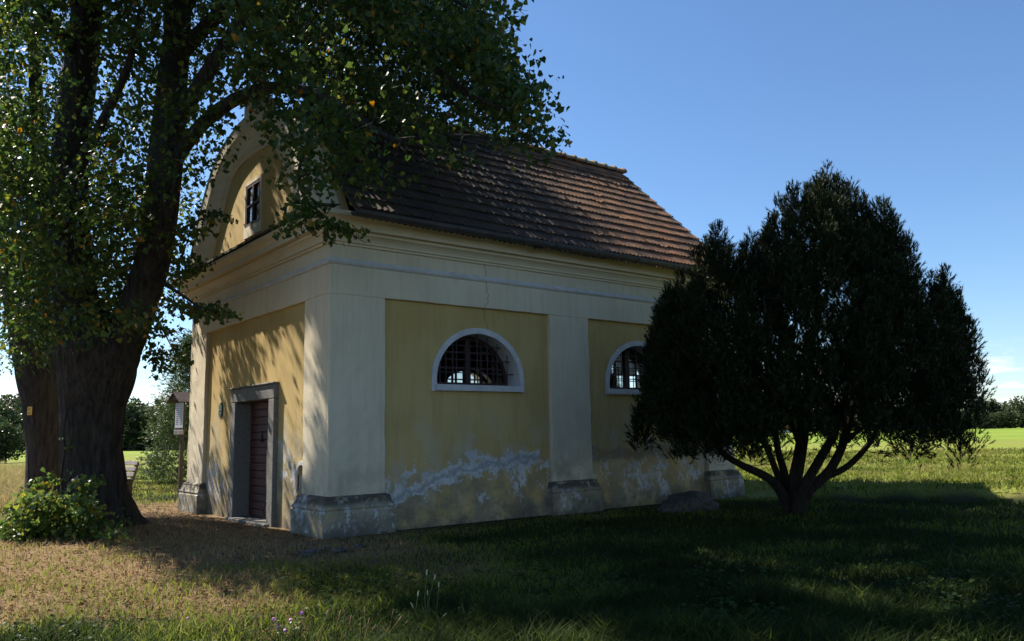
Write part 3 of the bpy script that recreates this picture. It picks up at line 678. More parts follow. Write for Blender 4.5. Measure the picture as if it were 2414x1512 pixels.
def basis(d):
    "orthonormal frames for direction vectors (n,3)"
    d = d / (np.linalg.norm(d, axis=1)[:, None] + 1e-9); a = np.tile([0, 0, 1.], (len(d), 1)); a[np.abs(d[:, 2]) > .9] = [1, 0, 0]
    x = np.cross(a, d); x /= np.linalg.norm(x, axis=1)[:, None]; y = np.cross(d, x); return x, y, d
# heart shaped leaf: stalk end at origin, tip along +y, normal +z, a slight fold
LV = np.array([(0, 0, 0), (.42, -.06, .10), (.50, .38, .12), (0, 1.0, -.10), (-.50, .38, .12), (-.42, -.06, .10), (0, .4, 0)], float)
LF = np.array([(0, 1, 6), (1, 2, 6), (2, 3, 6), (3, 4, 6), (4, 5, 6), (5, 0, 6)])
LV4 = np.array([(0, -.05, 0), (.48, .25, .1), (0, 1.0, -.08), (-.48, .25, .1)], float); LF4 = np.array([(0, 1, 2), (0, 2, 3)])
def leaves(P, D, Nn, S, full=True):
    "leaf at P, tip direction D, normal about Nn, size S"
    D = D / (np.linalg.norm(D, axis=1)[:, None] + 1e-9); X = np.cross(D, Nn); X /= np.linalg.norm(X, axis=1)[:, None] + 1e-9; Z = np.cross(X, D)
    lv, lf = (LV, LF) if full else (LV4, LF4)
    V = P[:, None] + (lv[None, :, :1] * X[:, None] + lv[None, :, 1:2] * D[:, None] + lv[None, :, 2:] * Z[:, None]) * S[:, None, None]
    F = lf[None] + (np.arange(len(P)) * len(lv))[:, None, None]
    return V.reshape(-1, 3), F.reshape(-1, 3)
def sprays(C, n=14, rad=.34, size=.075, out=None, flat=.5, full=True, sz=None):
    "clusters of leaves hanging round each centre"
    m = len(C); P = np.repeat(C, n, 0) + np.clip(rng.normal(0, 1, (m * n, 3)), -1.5, 1.5) * rad * np.array([1, 1, flat])
    az = rng.random(m * n) * 2 * np.pi
    D = np.stack([np.cos(az) * .8, np.sin(az) * .8, -.35 - .7 * rng.random(m * n)], 1)
    Nn = np.stack([rng.normal(0, .55, m * n), rng.normal(0, .55, m * n), np.ones(m * n)], 1)
    S = size * rng.uniform(.5, 1.3, m * n)
    ok = ~inside_building(P, .2) & shafts(P); P, D, Nn, S = P[ok], D[ok], Nn[ok], S[ok]
    return P, D, Nn, S
LIT = [(-9, -9)] + [tuple(G(*q)[:2]) for q in ((-40, 1560), (150, 1470), (300, 1400), (430, 1345), (360, 1300), (250, 1290), (236, 1205))] + [(-9, 5)]     # ground the crowns leave in the sun
def sun_ok(P, keep=.04):
    gx_ = P[:, 0] - SUN[0] / SUN[2] * P[:, 2]; gy_ = P[:, 1] - SUN[1] / SUN[2] * P[:, 2]
    bad = in_poly(gx_, gy_, LIT)
    # far end of the roof stays in the sun
    t_ = (P[:, 2] - 6.4); rx = P[:, 0] - SUN[0] / SUN[2] * t_; ry = P[:, 1] - SUN[1] / SUN[2] * t_
    bad |= (rx > 6.0 + .9 * (vnoise(P * .9, 8) - .5) * 3) & (ry < 3.6) & (P[:, 2] > 6.3)
    return ~bad | (rng.random(len(P)) < keep)
def shafts(P, keep=.05):
    "gaps cut in the crown to let the sun through on to the front wall and the meadow"
    t_ = P[:, 0] / SUN[0]; Y = P[:, 1] - SUN[1] * t_; Z = P[:, 2] - SUN[2] * t_
    q = np.stack([Y * 1.1, Z * 1.1, 0 * Y], 1); nn_ = vnoise(q, 77) * .6 + vnoise(q * 2.1, 78) * .4
    wall_ = (P[:, 0] < 0) & (Y > -.1) & (Y < BW + .1) & (Z > -.3) & (Z < 8.2) & (nn_ > .51)
    t2 = P[:, 2] / SUN[2]; gx_ = P[:, 0] - SUN[0] * t2; gy_ = P[:, 1] - SUN[1] * t2
    q = np.stack([gx_ * .5, gy_ * 1.0, 0 * gx_], 1); n3 = vnoise(q, 80) * .6 + vnoise(q * 2.3, 81) * .4
    gr = (gy_ < -6.2) & (n3 > .63)
    return ~(wall_ | gr) | (rng.random(len(P)) < keep)
def sample_poly(poly, n, d0, d1, thr=.42, sc=.9, seed=0, dfun=None):
    poly = np.asarray(poly, float); lo, hi = poly.min(0), poly.max(0); out = []
    tot = 0
    for it in range(60):
        x = rng.uniform(lo[0], hi[0], n); y = rng.uniform(lo[1], hi[1], n); k = in_poly(x, y, poly); x, y = x[k], y[k]
        dd = rng.uniform(d0, d1, len(x)) if dfun is None else dfun(x, y)
        P = CC + (FW + RT * ((x - 1207) / FPX)[:, None] - UP * ((y - 756) / FPX)[:, None]) * dd[:, None]
        st = (((np.abs(x - (168 + 12 * (y < 250))) < 48) & (y < 620)) | ((np.abs(x - np.interp(y, [0, 200, 360, 500, 620, 740], [424, 405, 392, 378, 358, 325])) < 40) & (y < 740))) & (dd < 13.9) & (rng.random(len(x)) < .75)
        ok = ~st & (vnoise(P * sc, seed) * .65 + vnoise(P * sc * 2.3, seed + 1) * .35 > thr) & ~inside_building(P, .45) & sun_ok(P)
        out.append(P[ok]); tot += ok.sum()
        if tot >= n: break
    return np.concatenate(out)[:n]
def sample_ell(c, r, n, thr=.4, seed=0, sc=.6):
    out = []; tot = 0
    for it in range(40):
        q = rng.normal(size=(n, 3)); q /= np.linalg.norm(q, axis=1)[:, None]; q *= (rng.random(n) ** .45)[:, None]
        P = np.array(c) + q * np.array(r); px = 1207 + FPX * ((P - CC) @ RT) / ((P - CC) @ FW); py = 756 - FPX * ((P - CC) @ UP) / ((P - CC) @ FW)
        ok = (py < -50) | (px < -50)
        ok &= (vnoise(P * sc, seed) > thr) & sun_ok(P) & ~inside_building(P, .4)
        out.append(P[ok]); tot += ok.sum()
        if tot >= n: break
    return np.concatenate(out)[:n]
def bark_r(seed, amp=.05, fl=None):
    def f(i, th):
        p = np.stack([np.cos(th) * 3.2 + 0 * i, np.sin(th) * 3.2 + 0 * i, i * .12 + 0 * th], -1)
        r = 1 + amp * 2 * (vnoise(p, seed) - .5) + amp * 1.2 * (vnoise(p * np.array([3.1, 3.1, .7]), seed + 1) - .5)
        p2 = np.stack([np.cos(th) * 11 + 0 * i, np.sin(th) * 11 + 0 * i, i * .10 + 0 * th], -1); r = r + amp * 1.7 * (np.abs(vnoise(p2, seed + 2) - .5) * 2 - .4)
        if fl is not None: r = r + fl(i, th)
        return r
    return f
# ---------------- near lime tree
D1 = 13.8
b1 = W(238, 1236, D1); b1[2] = 0
lime = empty('lime_tree', tuple(b1), 'massive old lime tree forking low, its boughs reaching over the chapel roof', 'tree')
sk = Skel()
def Wz(px, py, d): return W(px, py, d)
tr = [W(232, 1262, D1 + .0), W(228, 1215, D1), W(222, 1150, D1), W(217, 1060, D1), W(218, 960, D1), W(226, 880, D1), W(236, 815, D1), W(246, 765, D1), W(252, 735, D1)]
flare = lambda i, th: np.exp(-i / 7.) * (.15 + .16 * np.cos(3 * th + 1.0) + .12 * np.cos(5 * th))
sk.limb(tr, [.66, .55, .48, .46, .50, .61, .66, .42, .12], 110, 9, bark_r(3, .055, flare))
trunkV, trunkF = sk.V, sk.F; sk.V, sk.F, sk.n = [], [], 0
part('trunk', mesh('trunk', np.concatenate(trunkV), np.concatenate(trunkF), M_bark, True), lime)
ms_ = Skel()
lst = ms_.limb([W(215, 930, D1), W(196, 850, D1), W(180, 740, D1), W(165, 600, D1 + .1), W(165, 440, D1 + .2), W(172, 300, D1 + .3), W(195, 120, D1 + .3), W(215, -80, D1 + .2), W(230, -350, D1)], [.30, .43, .38, .32, .30, .29, .27, .22, .12], 30, 6, bark_r(5, .06))
rst = ms_.limb([W(250, 940, D1), W(276, 850, D1), W(318, 740, D1 - .1), W(358, 620, D1 - .2), W(378, 500, D1 - .3), W(392, 360, D1 - .3), W(405, 200, D1 - .2), W(420, 40, D1), W(440, -250, D1 + .4)], [.26, .33, .31, .28, .28, .27, .24, .2, .1], 28, 6, bark_r(6, .06))
def limb(pts, rad): return ms_.limb(pts, np.array(rad) * .72, 12, 6, bark_r(rng.integers(99), .04))
limb([W(395, 330, D1 - .3), W(470, 200, D1 - .8), W(560, 60, D1 - 1.4), W(640, -90, D1 - 2)], [.20, .17, .14, .06])
limb([W(385, 420, D1 - .3), W(480, 290, 12.8), W(600, 215, 11.9), W(720, 215, 11.2), W(820, 265, 10.8), W(930, 330, 10.5), W(1040, 350, 10.3)], [.16, .15, .13, .11, .085, .05, .02])
limb([W(410, 150, D1 - .2), W(520, 30, 12.8), W(660, -40, 11.8), W(800, 10, 11.0), W(900, 70, 10.8), W(1010, 150, 10.6), W(1120, 230, 10.5), W(1240, 270, 10.4)], [.17, .15, .13, .12, .10, .07, .045, .012])
limb([W(660, -40, 11.8), W(830, -120, 11.4), W(980, -60, 11), W(1090, 10, 10.9), W(1170, 40, 10.8)], [.10, .085, .06, .04, .012])
limb([W(930, 330, 10.5), W(1080, 320, 10.3), W(1200, 330, 10.3), W(1315, 335, 10.3)], [.04, .03, .02, .006])
limb([W(190, 150, D1 + .3), W(110, 40, D1 - .4), W(20, -60, D1 - .9)], [.2, .14, .06])
limb([W(168, 420, D1 + .2), W(240, 290, D1 - .5), W(300, 160, D1 - 1), W(330, 20, D1 - 1.3)], [.14, .11, .08, .03])
limb([W(165, 560, D1), W(90, 470, D1 - .9), W(20, 430, D1 - 1.6)], [.15, .10, .04])
limb([W(720, 215, 11.2), W(735, 300, 11.0), W(705, 400, 10.8), W(715, 460, 10.7), W(770, 515, 10.6), W(862, 573, 10.5)], [.05, .04, .03, .022, .016, .005])
limb([W(372, 580, D1 - .2), W(420, 545, 13), W(490, 512, 12.6), W(548, 508, 12.4)], [.05, .035, .02, .006])
limb([W(352, 650, D1 - .2), W(420, 690, 13), W(480, 728, 12.6), W(556, 738, 12.4)], [.05, .035, .02, .006])
limb([W(340, 700, D1), W(380, 770, 14), W(410, 830, 14.2)], [.04, .025, .008])
limb([W(1170, 40, 10.8), W(1205, 22, 10.8), W(1245, 26, 10.8)], [.010, .006, .002])
limb([W(1195, 60, 10.8), W(1208, 75, 10.8), W(1230, 98, 10.8)], [.008, .005, .002])
for q in (((1205, 22), (1218, 8), (1235, 4)), ((1222, 23), (1238, 36), (1246, 34)), ((1208, 75), (1222, 72), (1228, 66))):
    ms_.limb([W(a, b_, 10.8) for a, b_ in q], [.004, .002], 5, 3)
limb([W(200, 100, D1 + .3), W(150, -150, D1 + 1), W(60, -420, D1 + 2)], [.2, .15, .05])
limb([W(420, 40, D1), W(540, -160, D1), W(700, -420, D1 - .3)], [.2, .14, .05])
limb([W(215, -80, D1 + .2), W(340, -300, D1 + 1.5), W(480, -560, D1 + 2)], [.18, .12, .05])
# leaf masses
polyL = [(-70, -50), (600, -50), (590, 140), (560, 215), (535, 300), (500, 375), (470, 440), (446, 530), (440, 600), (428, 660), (420, 730), (350, 775), (300, 775), (200, 800), (90, 860), (40, 890), (-70, 900)]
polyR = [(560, -50), (1178, -50), (1192, 60), (1165, 110), (1210, 140), (1222, 185), (1272, 203), (1258, 255), (1262, 300), (1322, 332), (1300, 356), (1190, 345), (1130, 372), (1060, 390), (985, 372), (930, 390), (860, 385), (790, 350), (730, 340), (690, 300), (650, 240), (610, 190), (580, 170)]
polyT = [(560, -50), (1170, -50), (1175, 90), (1190, 170), (1230, 230), (1200, 330), (1000, 300), (800, 240), (640, 170)]
polyM = [(680, 300), (760, 330), (940, 390), (935, 470), (870, 430), (800, 430), (740, 470), (700, 440), (700, 400)]
sL = sample_poly(polyL, 1650, 11.2, 18.5, .49, 1.0, 11)
sL2 = sample_poly([(-70, 240), (300, 240), (330, 500), (420, 560), (430, 700), (330, 780), (190, 800), (60, 885), (-70, 895)], 560, 12.0, 17.0, .42, 1.0, 21)
sR = sample_poly(polyR, 760, 9.8, 11.8, .50, 1.3, 31)
sT = sample_poly(polyT, 1800, 12.0, 20.5, .47, .9, 35)
sR = np.concatenate([sR, sT])
sM = sample_poly(polyM, 48, 9.9, 11.3, .44, 1.2, 41)
fine = []
def twig(poly, n, d0, d1, thr=.2, seed=50): fine.append(sample_poly(poly, n, d0, d1, thr, 1.5, seed))
twig([(655, 505), (700, 470), (745, 480), (800, 520), (850, 540), (872, 572), (845, 580), (800, 566), (770, 572), (740, 540), (690, 552), (668, 548)], 46, 10.3, 10.9)
twig([(400, 560), (430, 525), (490, 495), (520, 495), (552, 505), (548, 520), (500, 520), (470, 560), (420, 600)], 34, 12.2, 13)
twig([(400, 700), (440, 720), (500, 718), (545, 722), (560, 735), (530, 752), (470, 748), (420, 742)], 40, 12.2, 13)
twig([(330, 760), (400, 770), (450, 800), (440, 840), (405, 885), (370, 885), (335, 840)], 46, 13.4, 14.4)
twig([(420, 600), (482, 606), (480, 640), (440, 655), (418, 650)], 20, 12.4, 13)
twig([(600, 265), (700, 250), (740, 330), (700, 355), (640, 330)], 28, 10.4, 11.6)
twig([(548, 120), (700, 120), (730, 270), (640, 270), (575, 250)], 90, 10.8, 12.6, .40)
twig([(1190, 300), (1260, 285), (1325, 325), (1312, 352), (1250, 345), (1190, 340)], 40, 10.1, 10.7)
twig([(1180, 190), (1230, 185), (1275, 200), (1262, 240), (1200, 260)], 34, 10.2, 10.8)
S_in = np.concatenate([sL, sL2, sR, sM] + fine)
# boughs reach the clumps: thin the targets first
tg = np.concatenate([S_in[rng.permutation(len(S_in))[:1400]], sR[:760], np.concatenate(fine)])
ms_.grow(tg, .028, 5, .10, .10)
S_top = np.concatenate([sample_ell((-1.3, 5.0, 11.5), (4.0, 4.6, 4.2), 760, .44, 61), sample_ell((1.6, 4.2, 11.2), (3.6, 4.0, 2.6), 620, .40, 62), sample_ell((-.6, 0.6, 9.6), (2.6, 3.0, 2.0), 180, .42, 63), sample_ell((1.8, .2, 9.9), (2.2, 2.6, 1.5), 150, .42, 64), sample_ell((4.0, -.6, 9.6), (1.8, 1.8, 1.0), 80, .45, 65), sample_ell((-2.7, 3.4, 10.2), (1.9, 2.6, 1.4), 330, .40, 66), sample_ell((-3.0, 1.2, 8.9), (1.7, 2.2, 1.2), 220, .40, 67)])  # upper crown out of view, with clumps added to shade roof and foreground
ms_.grow(S_top[rng.permutation(len(S_top))[:260]], .05, 5, .1, .1)
br = part('boughs', ms_.mesh('boughs', M_bark), lime)
coarse = np.concatenate([sL, sL2, sR, sM]); fn = np.concatenate(fine)
P1 = sprays(coarse, 15, .225, .08); P2 = sprays(fn, 7, .10, .078); P3 = sprays(S_top, 24, .42, .13)
crown = None
V1, F1 = leaves(*P1); V3, F3 = leaves(*P3, full=False)
k2 = len(P2[0]) - 300 if len(P2[0]) > 300 else 0
V2, F2 = leaves(P2[0][:k2], P2[1][:k2], P2[2][:k2], P2[3][:k2])
Vc = np.concatenate([V1, V2, V3]); Fc = np.concatenate([F1, F2 + len(V1), F3 + len(V1) + len(V2)])
crown = part('crown', mesh('crown', Vc, Fc, M_leaf, False), lime, label='spreading crown of heart shaped green leaves with a few turning yellow')
lm_ = mesh('leaf', LV, LF, M_leaf)
def leaf_objs(P, D, Nn, S, parent):
    for i in range(len(P)):
        d = D[i] / np.linalg.norm(D[i]); x = np.cross(d, Nn[i]); x /= np.linalg.norm(x); z = np.cross(x, d)
        o = part('leaf', lm_, parent); b0 = o.location.copy(); mm = Matrix.Identity(4)
        for q in range(3): mm[q][0] = x[q] * S[i]; mm[q][1] = d[q] * S[i]; mm[q][2] = z[q] * S[i]; mm[q][3] = P[i][q] + b0[q]
        o.matrix_basis = mm
leaf_objs(P2[0][k2:], P2[1][k2:], P2[2][k2:], P2[3][k2:], crown)
# thin climbing stems on the trunk
iv = B()
for a, xs in enumerate(((150, 146, 152, 148, 160), (158, 166, 164, 170, 166))):
    pts = [W(x_, y_, D1 - .62 + .0 * a) for x_, y_ in zip(xs, (1190, 1120, 1060, 1020, 960))]; iv.tube(smooth_line(pts, 5), .02, 6)
part('climbing_stem', iv.mesh('climbing_stem', M_bark, True), lime)
vp = np.array([W(x_, y_, D1 - .68) for x_, y_ in ((148, 1030), (160, 1036), (163, 1052), (150, 1130), (163, 1110), (165, 1150), (152, 1160))])
V, F = leaves(*sprays(vp, 3, .03, .08)); part('climbing_leaves', mesh('climbing_leaves', V, F, M_bush), lime)
# ---------------- second lime tree behind
D2 = 17.0
b2 = W(112, 1205, D2); b2[2] = 0
lime2 = empty('lime_tree', tuple(b2), 'dark lime trunk with a small yellow plate, standing behind the forked lime', 'tree', None)
s2 = Skel()
s2.limb([W(112, 1222, D2), W(110, 1150, D2), W(106, 1050, D2), W(98, 950, D2), W(88, 880, D2), W(75, 800, D2)], [.46, .385, .35, .36, .42, .42], 40, 8, bark_r(13, .05, lambda i, th: np.exp(-i / 6.) * (.2 + .15 * np.cos(3 * th))))
part('trunk', s2.mesh('trunk', M_bark), lime2); P_keep, R_keep = s2.P, s2.R
s2.V, s2.F, s2.n = [], [], 0
s2.limb([W(85, 840, D2), W(55, 740, D2), W(25, 600, D2), W(0, 400, D2), W(-30, 100, D2)], [.42, .34, .28, .2, .1], 20, 6, bark_r(14, .05))
s2.limb([W(95, 840, D2), W(120, 720, D2 + .4), W(110, 560, D2 + 1), W(90, 350, D2 + 1), W(80, 50, D2 + 1)], [.36, .3, .24, .18, .1], 20, 6, bark_r(15, .05))
sB = sample_poly([(-70, -50), (470, -50), (470, 300), (440, 560), (330, 740), (130, 850), (60, 880), (-70, 885)], 520, 16.5, 21, .44, .7, 71)
sB2 = sample_ell((-1.5, 9.5, 10), (3.6, 3.6, 4.5), 420, .42, 72)
s2.grow(np.concatenate([sB, sB2])[rng.permutation(len(sB) + len(sB2))[:260]], .04)
part('boughs', s2.mesh('boughs', M_bark), lime2)
Va, Fa = leaves(*sprays(sB, 20, .36, .088), full=False); Vb, Fb = leaves(*sprays(sB2, 26, .5, .15), full=False)
part('crown', mesh('crown', np.concatenate([Va, Vb]), np.concatenate([Fa, Fb + len(Va)]), M_leaf), lime2)
# yellow plate on the trunk
pc = W(70, 969, D2 - .40); fd = CC - pc; fd[2] = 0; fd /= np.linalg.norm(fd); fd = fd * .75 + np.array([-.78, .62, 0]) * .55; fd /= np.linalg.norm(fd)
def plate_matrix(pc, fd):
    x = np.cross([0, 0, 1.], fd); x /= np.linalg.norm(x); m_ = Matrix.Identity(4)
    for q in range(3): m_[q][0] = x[q]; m_[q][1] = fd[q]; m_[q][2] = (0, 0, 1)[q]; m_[q][3] = pc[q]
    return m_
pm = plate_matrix(pc, fd)
yp = tag(ob('trail_plate', B().boxm(pm, .115, .012, .17).mesh('trail_plate', M_yplate, bevel=.003)), 'small yellow plate nailed to the dark trunk behind', 'plate')
for z_, w_ in ((.05, .07), (.02, .085), (-.035, .06), (-.055, .08)):
    ob('print_line', B().boxm(pm @ Matrix.Translation((0, .0075, z_)), w_, .002, .008).mesh('print_line', M_ink), yp)
# ---------------- sucker bush at the foot of the lime
bb = G(112, 1285); bb[2] = 0
bush = empty('sucker_bush', tuple(bb), 'sunlit leafy sucker bush at the foot of the forked lime', 'bush')
kb = Skel(); kb.P = [bb + np.array([0, 0, .02])]; kb.R = [.03]
px_ = [(10, 1270), (8, 1235), (40, 1195), (60, 1175), (100, 1165), (150, 1172), (200, 1168), (225, 1185), (230, 1240), (205, 1290), (150, 1300), (60, 1300)]
sb = []
for it in range(40):
    x = rng.uniform(-10, 245, 300); y = rng.uniform(1140, 1305, 300); k = in_poly(x, y, px_); d = rng.uniform(11.6, 13.0, 300)
    q = CC + (FW + RT * ((x - 1207) / FPX)[:, None] - UP * ((y - 756) / FPX)[:, None]) * d[:, None]; sb.append(q[k & (q[:, 2] > .05) & (vnoise(q * 3, 9) > .33)])
sb = np.concatenate(sb)[:330]
ex = np.array([W(x_, y_, 12.3) for x_, y_ in ((182, 1150), (190, 1140), (207, 1140), (214, 1132), (110, 1130), (118, 1140), (90, 1140), (60, 1160), (25, 1205), (8, 1245))])
sb = np.concatenate([sb, ex, ex + rng.normal(0, .05, ex.shape)])
kb.grow(sb[rng.permutation(len(sb))[:150]], .012, 5, .25, .1); part('stems', kb.mesh('stems', M_bark), bush)
V, F = leaves(*sprays(sb, 9, .10, .082)); part('foliage', mesh('foliage', V, F, M_bush), bush)
# dim seedlings in the shade at the trunk's foot
V, F = leaves(*sprays(np.array([[*G(x_, y_)[:2], .06 + .25 * rng.random()] for x_, y_ in zip(rng.uniform(235, 300, 26), rng.uniform(1235, 1290, 26))]), 6, .09, .06)); tag(ob('seedling_patch', mesh('seedling_patch', V, F, M_bush)), 'dim seedlings in the shade at the foot of the lime', 'undergrowth', kind='stuff')
# ---------------- pine
DP = 13.55
pb_ = W(1868, 1213, DP); pb_[2] = 0
pine = empty('pine_tree', tuple(pb_), 'dark many stemmed bushy pine standing in front of the chapel side', 'tree')
pk = Skel()
def PW(px, py, o): return W(px, py, DP + o)
base = lambda dx, o=0: PW(1868 + dx, 1222, o)
pl = [([base(-6), PW(1852, 1180, -.05), PW(1815, 1130, -.1), PW(1745, 1095, -.2), PW(1695, 1060, -.3), PW(1672, 1000, -.4), PW(1660, 900, -.4), PW(1668, 760, -.3)], [.17, .15, .115, .09, .075, .06, .05, .02]),
      ([base(-4, .1), PW(1848, 1160, .2), PW(1818, 1080, .3), PW(1790, 1010, .4), PW(1772, 900, .5), PW(1775, 700, .5)], [.12, .10, .085, .07, .06, .02]),
      ([base(0, .15), PW(1850, 1120, .3), PW(1832, 1050, .5), PW(1828, 960, .7), PW(1840, 800, .8), PW(1850, 600, .7)], [.13, .11, .09, .075, .055, .02]),
      ([base(2), PW(1872, 1150, 0), PW(1888, 1060, -.1), PW(1900, 960, -.1), PW(1915, 800, 0), PW(1940, 560, 0)], [.20, .19, .165, .14, .10, .02]),
      ([base(5, -.1), PW(1890, 1160, -.3), PW(1935, 1080, -.5), PW(1975, 1000, -.8), PW(2000, 880, -1), PW(2010, 700, -1)], [.16, .14, .115, .09, .07, .02]),
      ([base(6), PW(1905, 1160, 0), PW(1955, 1110, 0), PW(1990, 1040, .1), PW(2010, 960, .2), PW(2050, 800, .3), PW(2080, 620, .3)], [.17, .15, .13, .11, .09, .06, .02]),
      ([PW(1920, 1135, 0), PW(1990, 1105, -.1), PW(2045, 1050, -.2), PW(2085, 980, -.2), PW(2130, 900, -.2), PW(2190, 780, -.1)], [.10, .085, .07, .055, .04, .015]),
      ([PW(1990, 1040, .1), PW(2080, 980, .5), PW(2180, 940, .8), PW(2260, 880, .8)], [.06, .045, .03, .01]),
      ([PW(1790, 1010, .4), PW(1710, 900, .9), PW(1640, 800, 1.2)], [.05, .04, .015]),
      ([PW(1695, 1060, -.3), PW(1620, 1010, -.6), PW(1560, 950, -.7)], [.04, .03, .01]),
      ([PW(1888, 1060, -.1), PW(1850, 950, -1.0), PW(1820, 850, -1.6), PW(1800, 700, -1.7)], [.08, .06, .045, .015]),
      ([PW(1900, 960, -.1), PW(1950, 850, 1.0), PW(2000, 700, 1.5)], [.07, .05, .02])]
for a, r_ in pl: pk.limb(a, np.array(r_) * .62, 12, 5, bark_r(rng.integers(90), .07))
otop = np.array([(1508, 950),(1506, 945), (1535, 800), (1550, 735), (1575, 670), (1605, 640), (1640, 595), (1665, 560), (1690, 532), (1716, 575), (1738, 612), (1758, 572), (1772, 560), (1792, 575), (1815, 525), (1838, 470), (1862, 440), (1905, 432), (1928, 408), (1950, 402), (1970, 425), (2003, 425), (2030, 460), (2050, 505), (2068, 485), (2090, 480), (2112, 530), (2140, 565), (2165, 640), (2192, 650), (2228, 632), (2252, 690), (2275, 745), (2290, 800), (2308, 860), (2300, 930), (2270, 995)], float)
obot = np.array([(1506, 925), (1540, 955), (1600, 1015), (1660, 1012), (1720, 1010), (1800, 1000), (1900, 985), (2000, 990), (2080, 1000), (2160, 1003), (2240, 985), (2300, 915)], float)
def ptop(x): return np.interp(x, otop[:, 0], otop[:, 1])
def pbot(x): return np.interp(x, obot[:, 0], obot[:, 1])
tips = []
for it in range(300):
    x = rng.uniform(1530, 2285, 60); q = rng.uniform(-1, 1, 60); tpx = ptop(x); hw = np.sqrt(np.maximum(0, 1 - ((x - 1908) / 402) ** 2)) * 2.2 + .2
    cr = np.sqrt(1 - q * q * .96); y0 = 960 - (960 - tpx) * cr; yb = pbot(x) - np.abs(q) * 20 + 46 * (n2(x, q * 200, .022, 91) - .5)
    u_ = rng.random(60) ** 1.25; y = y0 + 6 + (yb - y0) * u_
    keep = (y < yb) & ((np.abs(q) > .5) | (u_ < .3) | (rng.random(60) < .4))
    tips += [(a, b_, c_ * h_) for a, b_, c_, h_, k in zip(x, y, q, hw, keep) if k]
random.shuffle(tips); tips = tips[:800]
tips += [(a, b_ + 8, rng.uniform(-.25, .25)) for a, b_ in otop] + [(a + rng.uniform(-12, 12), b_ + rng.uniform(14, 40), rng.uniform(-.5, .5)) for a, b_ in otop]
tips = np.array([PW(a, b_, c_) for a, b_, c_ in tips]); tips = tips + np.stack([0 * tips[:, 0], 0 * tips[:, 0], rng.uniform(-.05, .10, len(tips))], 1); tips = tips[~inside_building(tips, .5) & (tips[:, 2] > .9)]
ctr = PW(1890, 980, 0)
pk.grow(tips - np.array([0, 0, .45]), .035, 5, -.05, .10, .6, .006)
# dead bare twigs in the hollow underside
tw = np.array([PW(rng.uniform(1680, 2120), rng.uniform(960, 1100), rng.uniform(-1.6, 1.4)) for _ in range(420)]); pk.grow(tw, .013, 4, .0, .25, .6, .0045)
loose = np.array([PW(x_, y_, o_) for x_, y_, o_ in ((2090, 1072, .2), (2108, 1070, .2), (2185, 1078, .3), (2195, 1072, .3), (1682, 1052, -.5), (1530, 1000, -.4), (1545, 1005, -.3))]); pk.grow(loose, .008, 4, -.1, .2, .5, .003)
part('stems', pk.mesh('stems', M_pbark), pine)
# shoots: spindles of upright bottle brush twigs
nsh = 54; m_ = len(tips); tt = np.repeat(tips, nsh, 0); hgt = rng.random(m_ * nsh); az = rng.random(m_ * nsh) * 2 * np.pi
rad = .02 + .175 * hgt ** .8 * np.sqrt(rng.random(m_ * nsh))
SP = tt + np.stack([np.cos(az) * rad, np.sin(az) * rad, -hgt * .62], 1)
SD = np.stack([np.cos(az) * (.15 + .6 * hgt), np.sin(az) * (.15 + .6 * hgt), 1.0 - .35 * hgt + .1 * rng.normal(size=m_ * nsh)], 1) + .22 * rng.normal(size=(m_ * nsh, 3)); SLn = rng.uniform(.10, .17, m_ * nsh)
lp = np.repeat(loose, 6, 0); SP = np.concatenate([SP, lp + rng.normal(0, .05, lp.shape)]); SD = np.concatenate([SD, rng.normal(0, 1, lp.shape) * [1, 1, .4]]); SLn = np.concatenate([SLn, np.full(len(lp), .1)])
def needles(SP, SD, SLn, nn=18, nl=.07, wd=.0066):
    X, Y, Z = basis(SD); k = len(SP)
    tpos = rng.random((k, nn)); th = rng.random((k, nn)) * 2 * np.pi; lean = rng.uniform(.35, .8, (k, nn))
    b0 = SP[:, None] + Z[:, None] * (tpos * SLn[:, None])[..., None]
    rd = X[:, None] * np.cos(th)[..., None] + Y[:, None] * np.sin(th)[..., None]
    dr = rd * (1 - lean)[..., None] + Z[:, None] * lean[..., None]; dr /= np.linalg.norm(dr, axis=2)[..., None]
    sd_ = np.cross(dr, rd + .3 * Z[:, None]); sd_ /= np.linalg.norm(sd_, axis=2)[..., None] + 1e-9
    l_ = nl * rng.uniform(.75, 1.2, (k, nn))[..., None]
    V = np.stack([b0 - sd_ * wd, b0 + sd_ * wd, b0 + dr * l_], 2).reshape(-1, 3)
    return V, np.arange(len(V)).reshape(-1, 3)
SN_DBG = None
V, F = needles(SP, SD, SLn); part('crown', mesh('crown', V, F, M_need), pine, label='dense dark needle crown with upright candle like tips')
# ---------------- conifer hedge tree behind the notice post
tb_ = W(452, 1122, 27.5); tb_[2] = 0
thu = empty('thuja_tree', tuple(tb_), 'feathery green thuja behind the notice post, half hidden by the chapel', 'tree')
tk = Skel(); tk.limb([tb_, tb_ + [0, 0, 2.4], tb_ + [.05, 0, 4.9]], [.12, .08, .01], 8)
TT = []
for i in range(330):
    z_ = rng.uniform(.15, 4.9); R_ = 1.28 * (1 - (z_ / 5.3) ** 1.6) ** .8 * rng.uniform(.75, 1.08); a = rng.random() * 6.283; TT.append(tb_ + np.array([math.cos(a) * R_, math.sin(a) * R_, z_]))
TT = np.array(TT); tk.grow(TT, .02, 4, .05, .05); part('trunk', tk.mesh('trunk', M_bark), thu)
od = TT - tb_; od[:, 2] = 0; od /= np.linalg.norm(od, axis=1)[:, None]
kk = 34; P = np.repeat(TT, kk, 0) + rng.normal(0, 1, (len(TT) * kk, 3)) * [.19, .19, .15]; D = np.repeat(od, kk, 0) + rng.normal(0, .5, P.shape) + [0, 0, .35]
V, F = needles(P, D, np.full(len(P), .14), 7, .085, .012); part('crown', mesh('crown', V, F, M_thuja), thu)
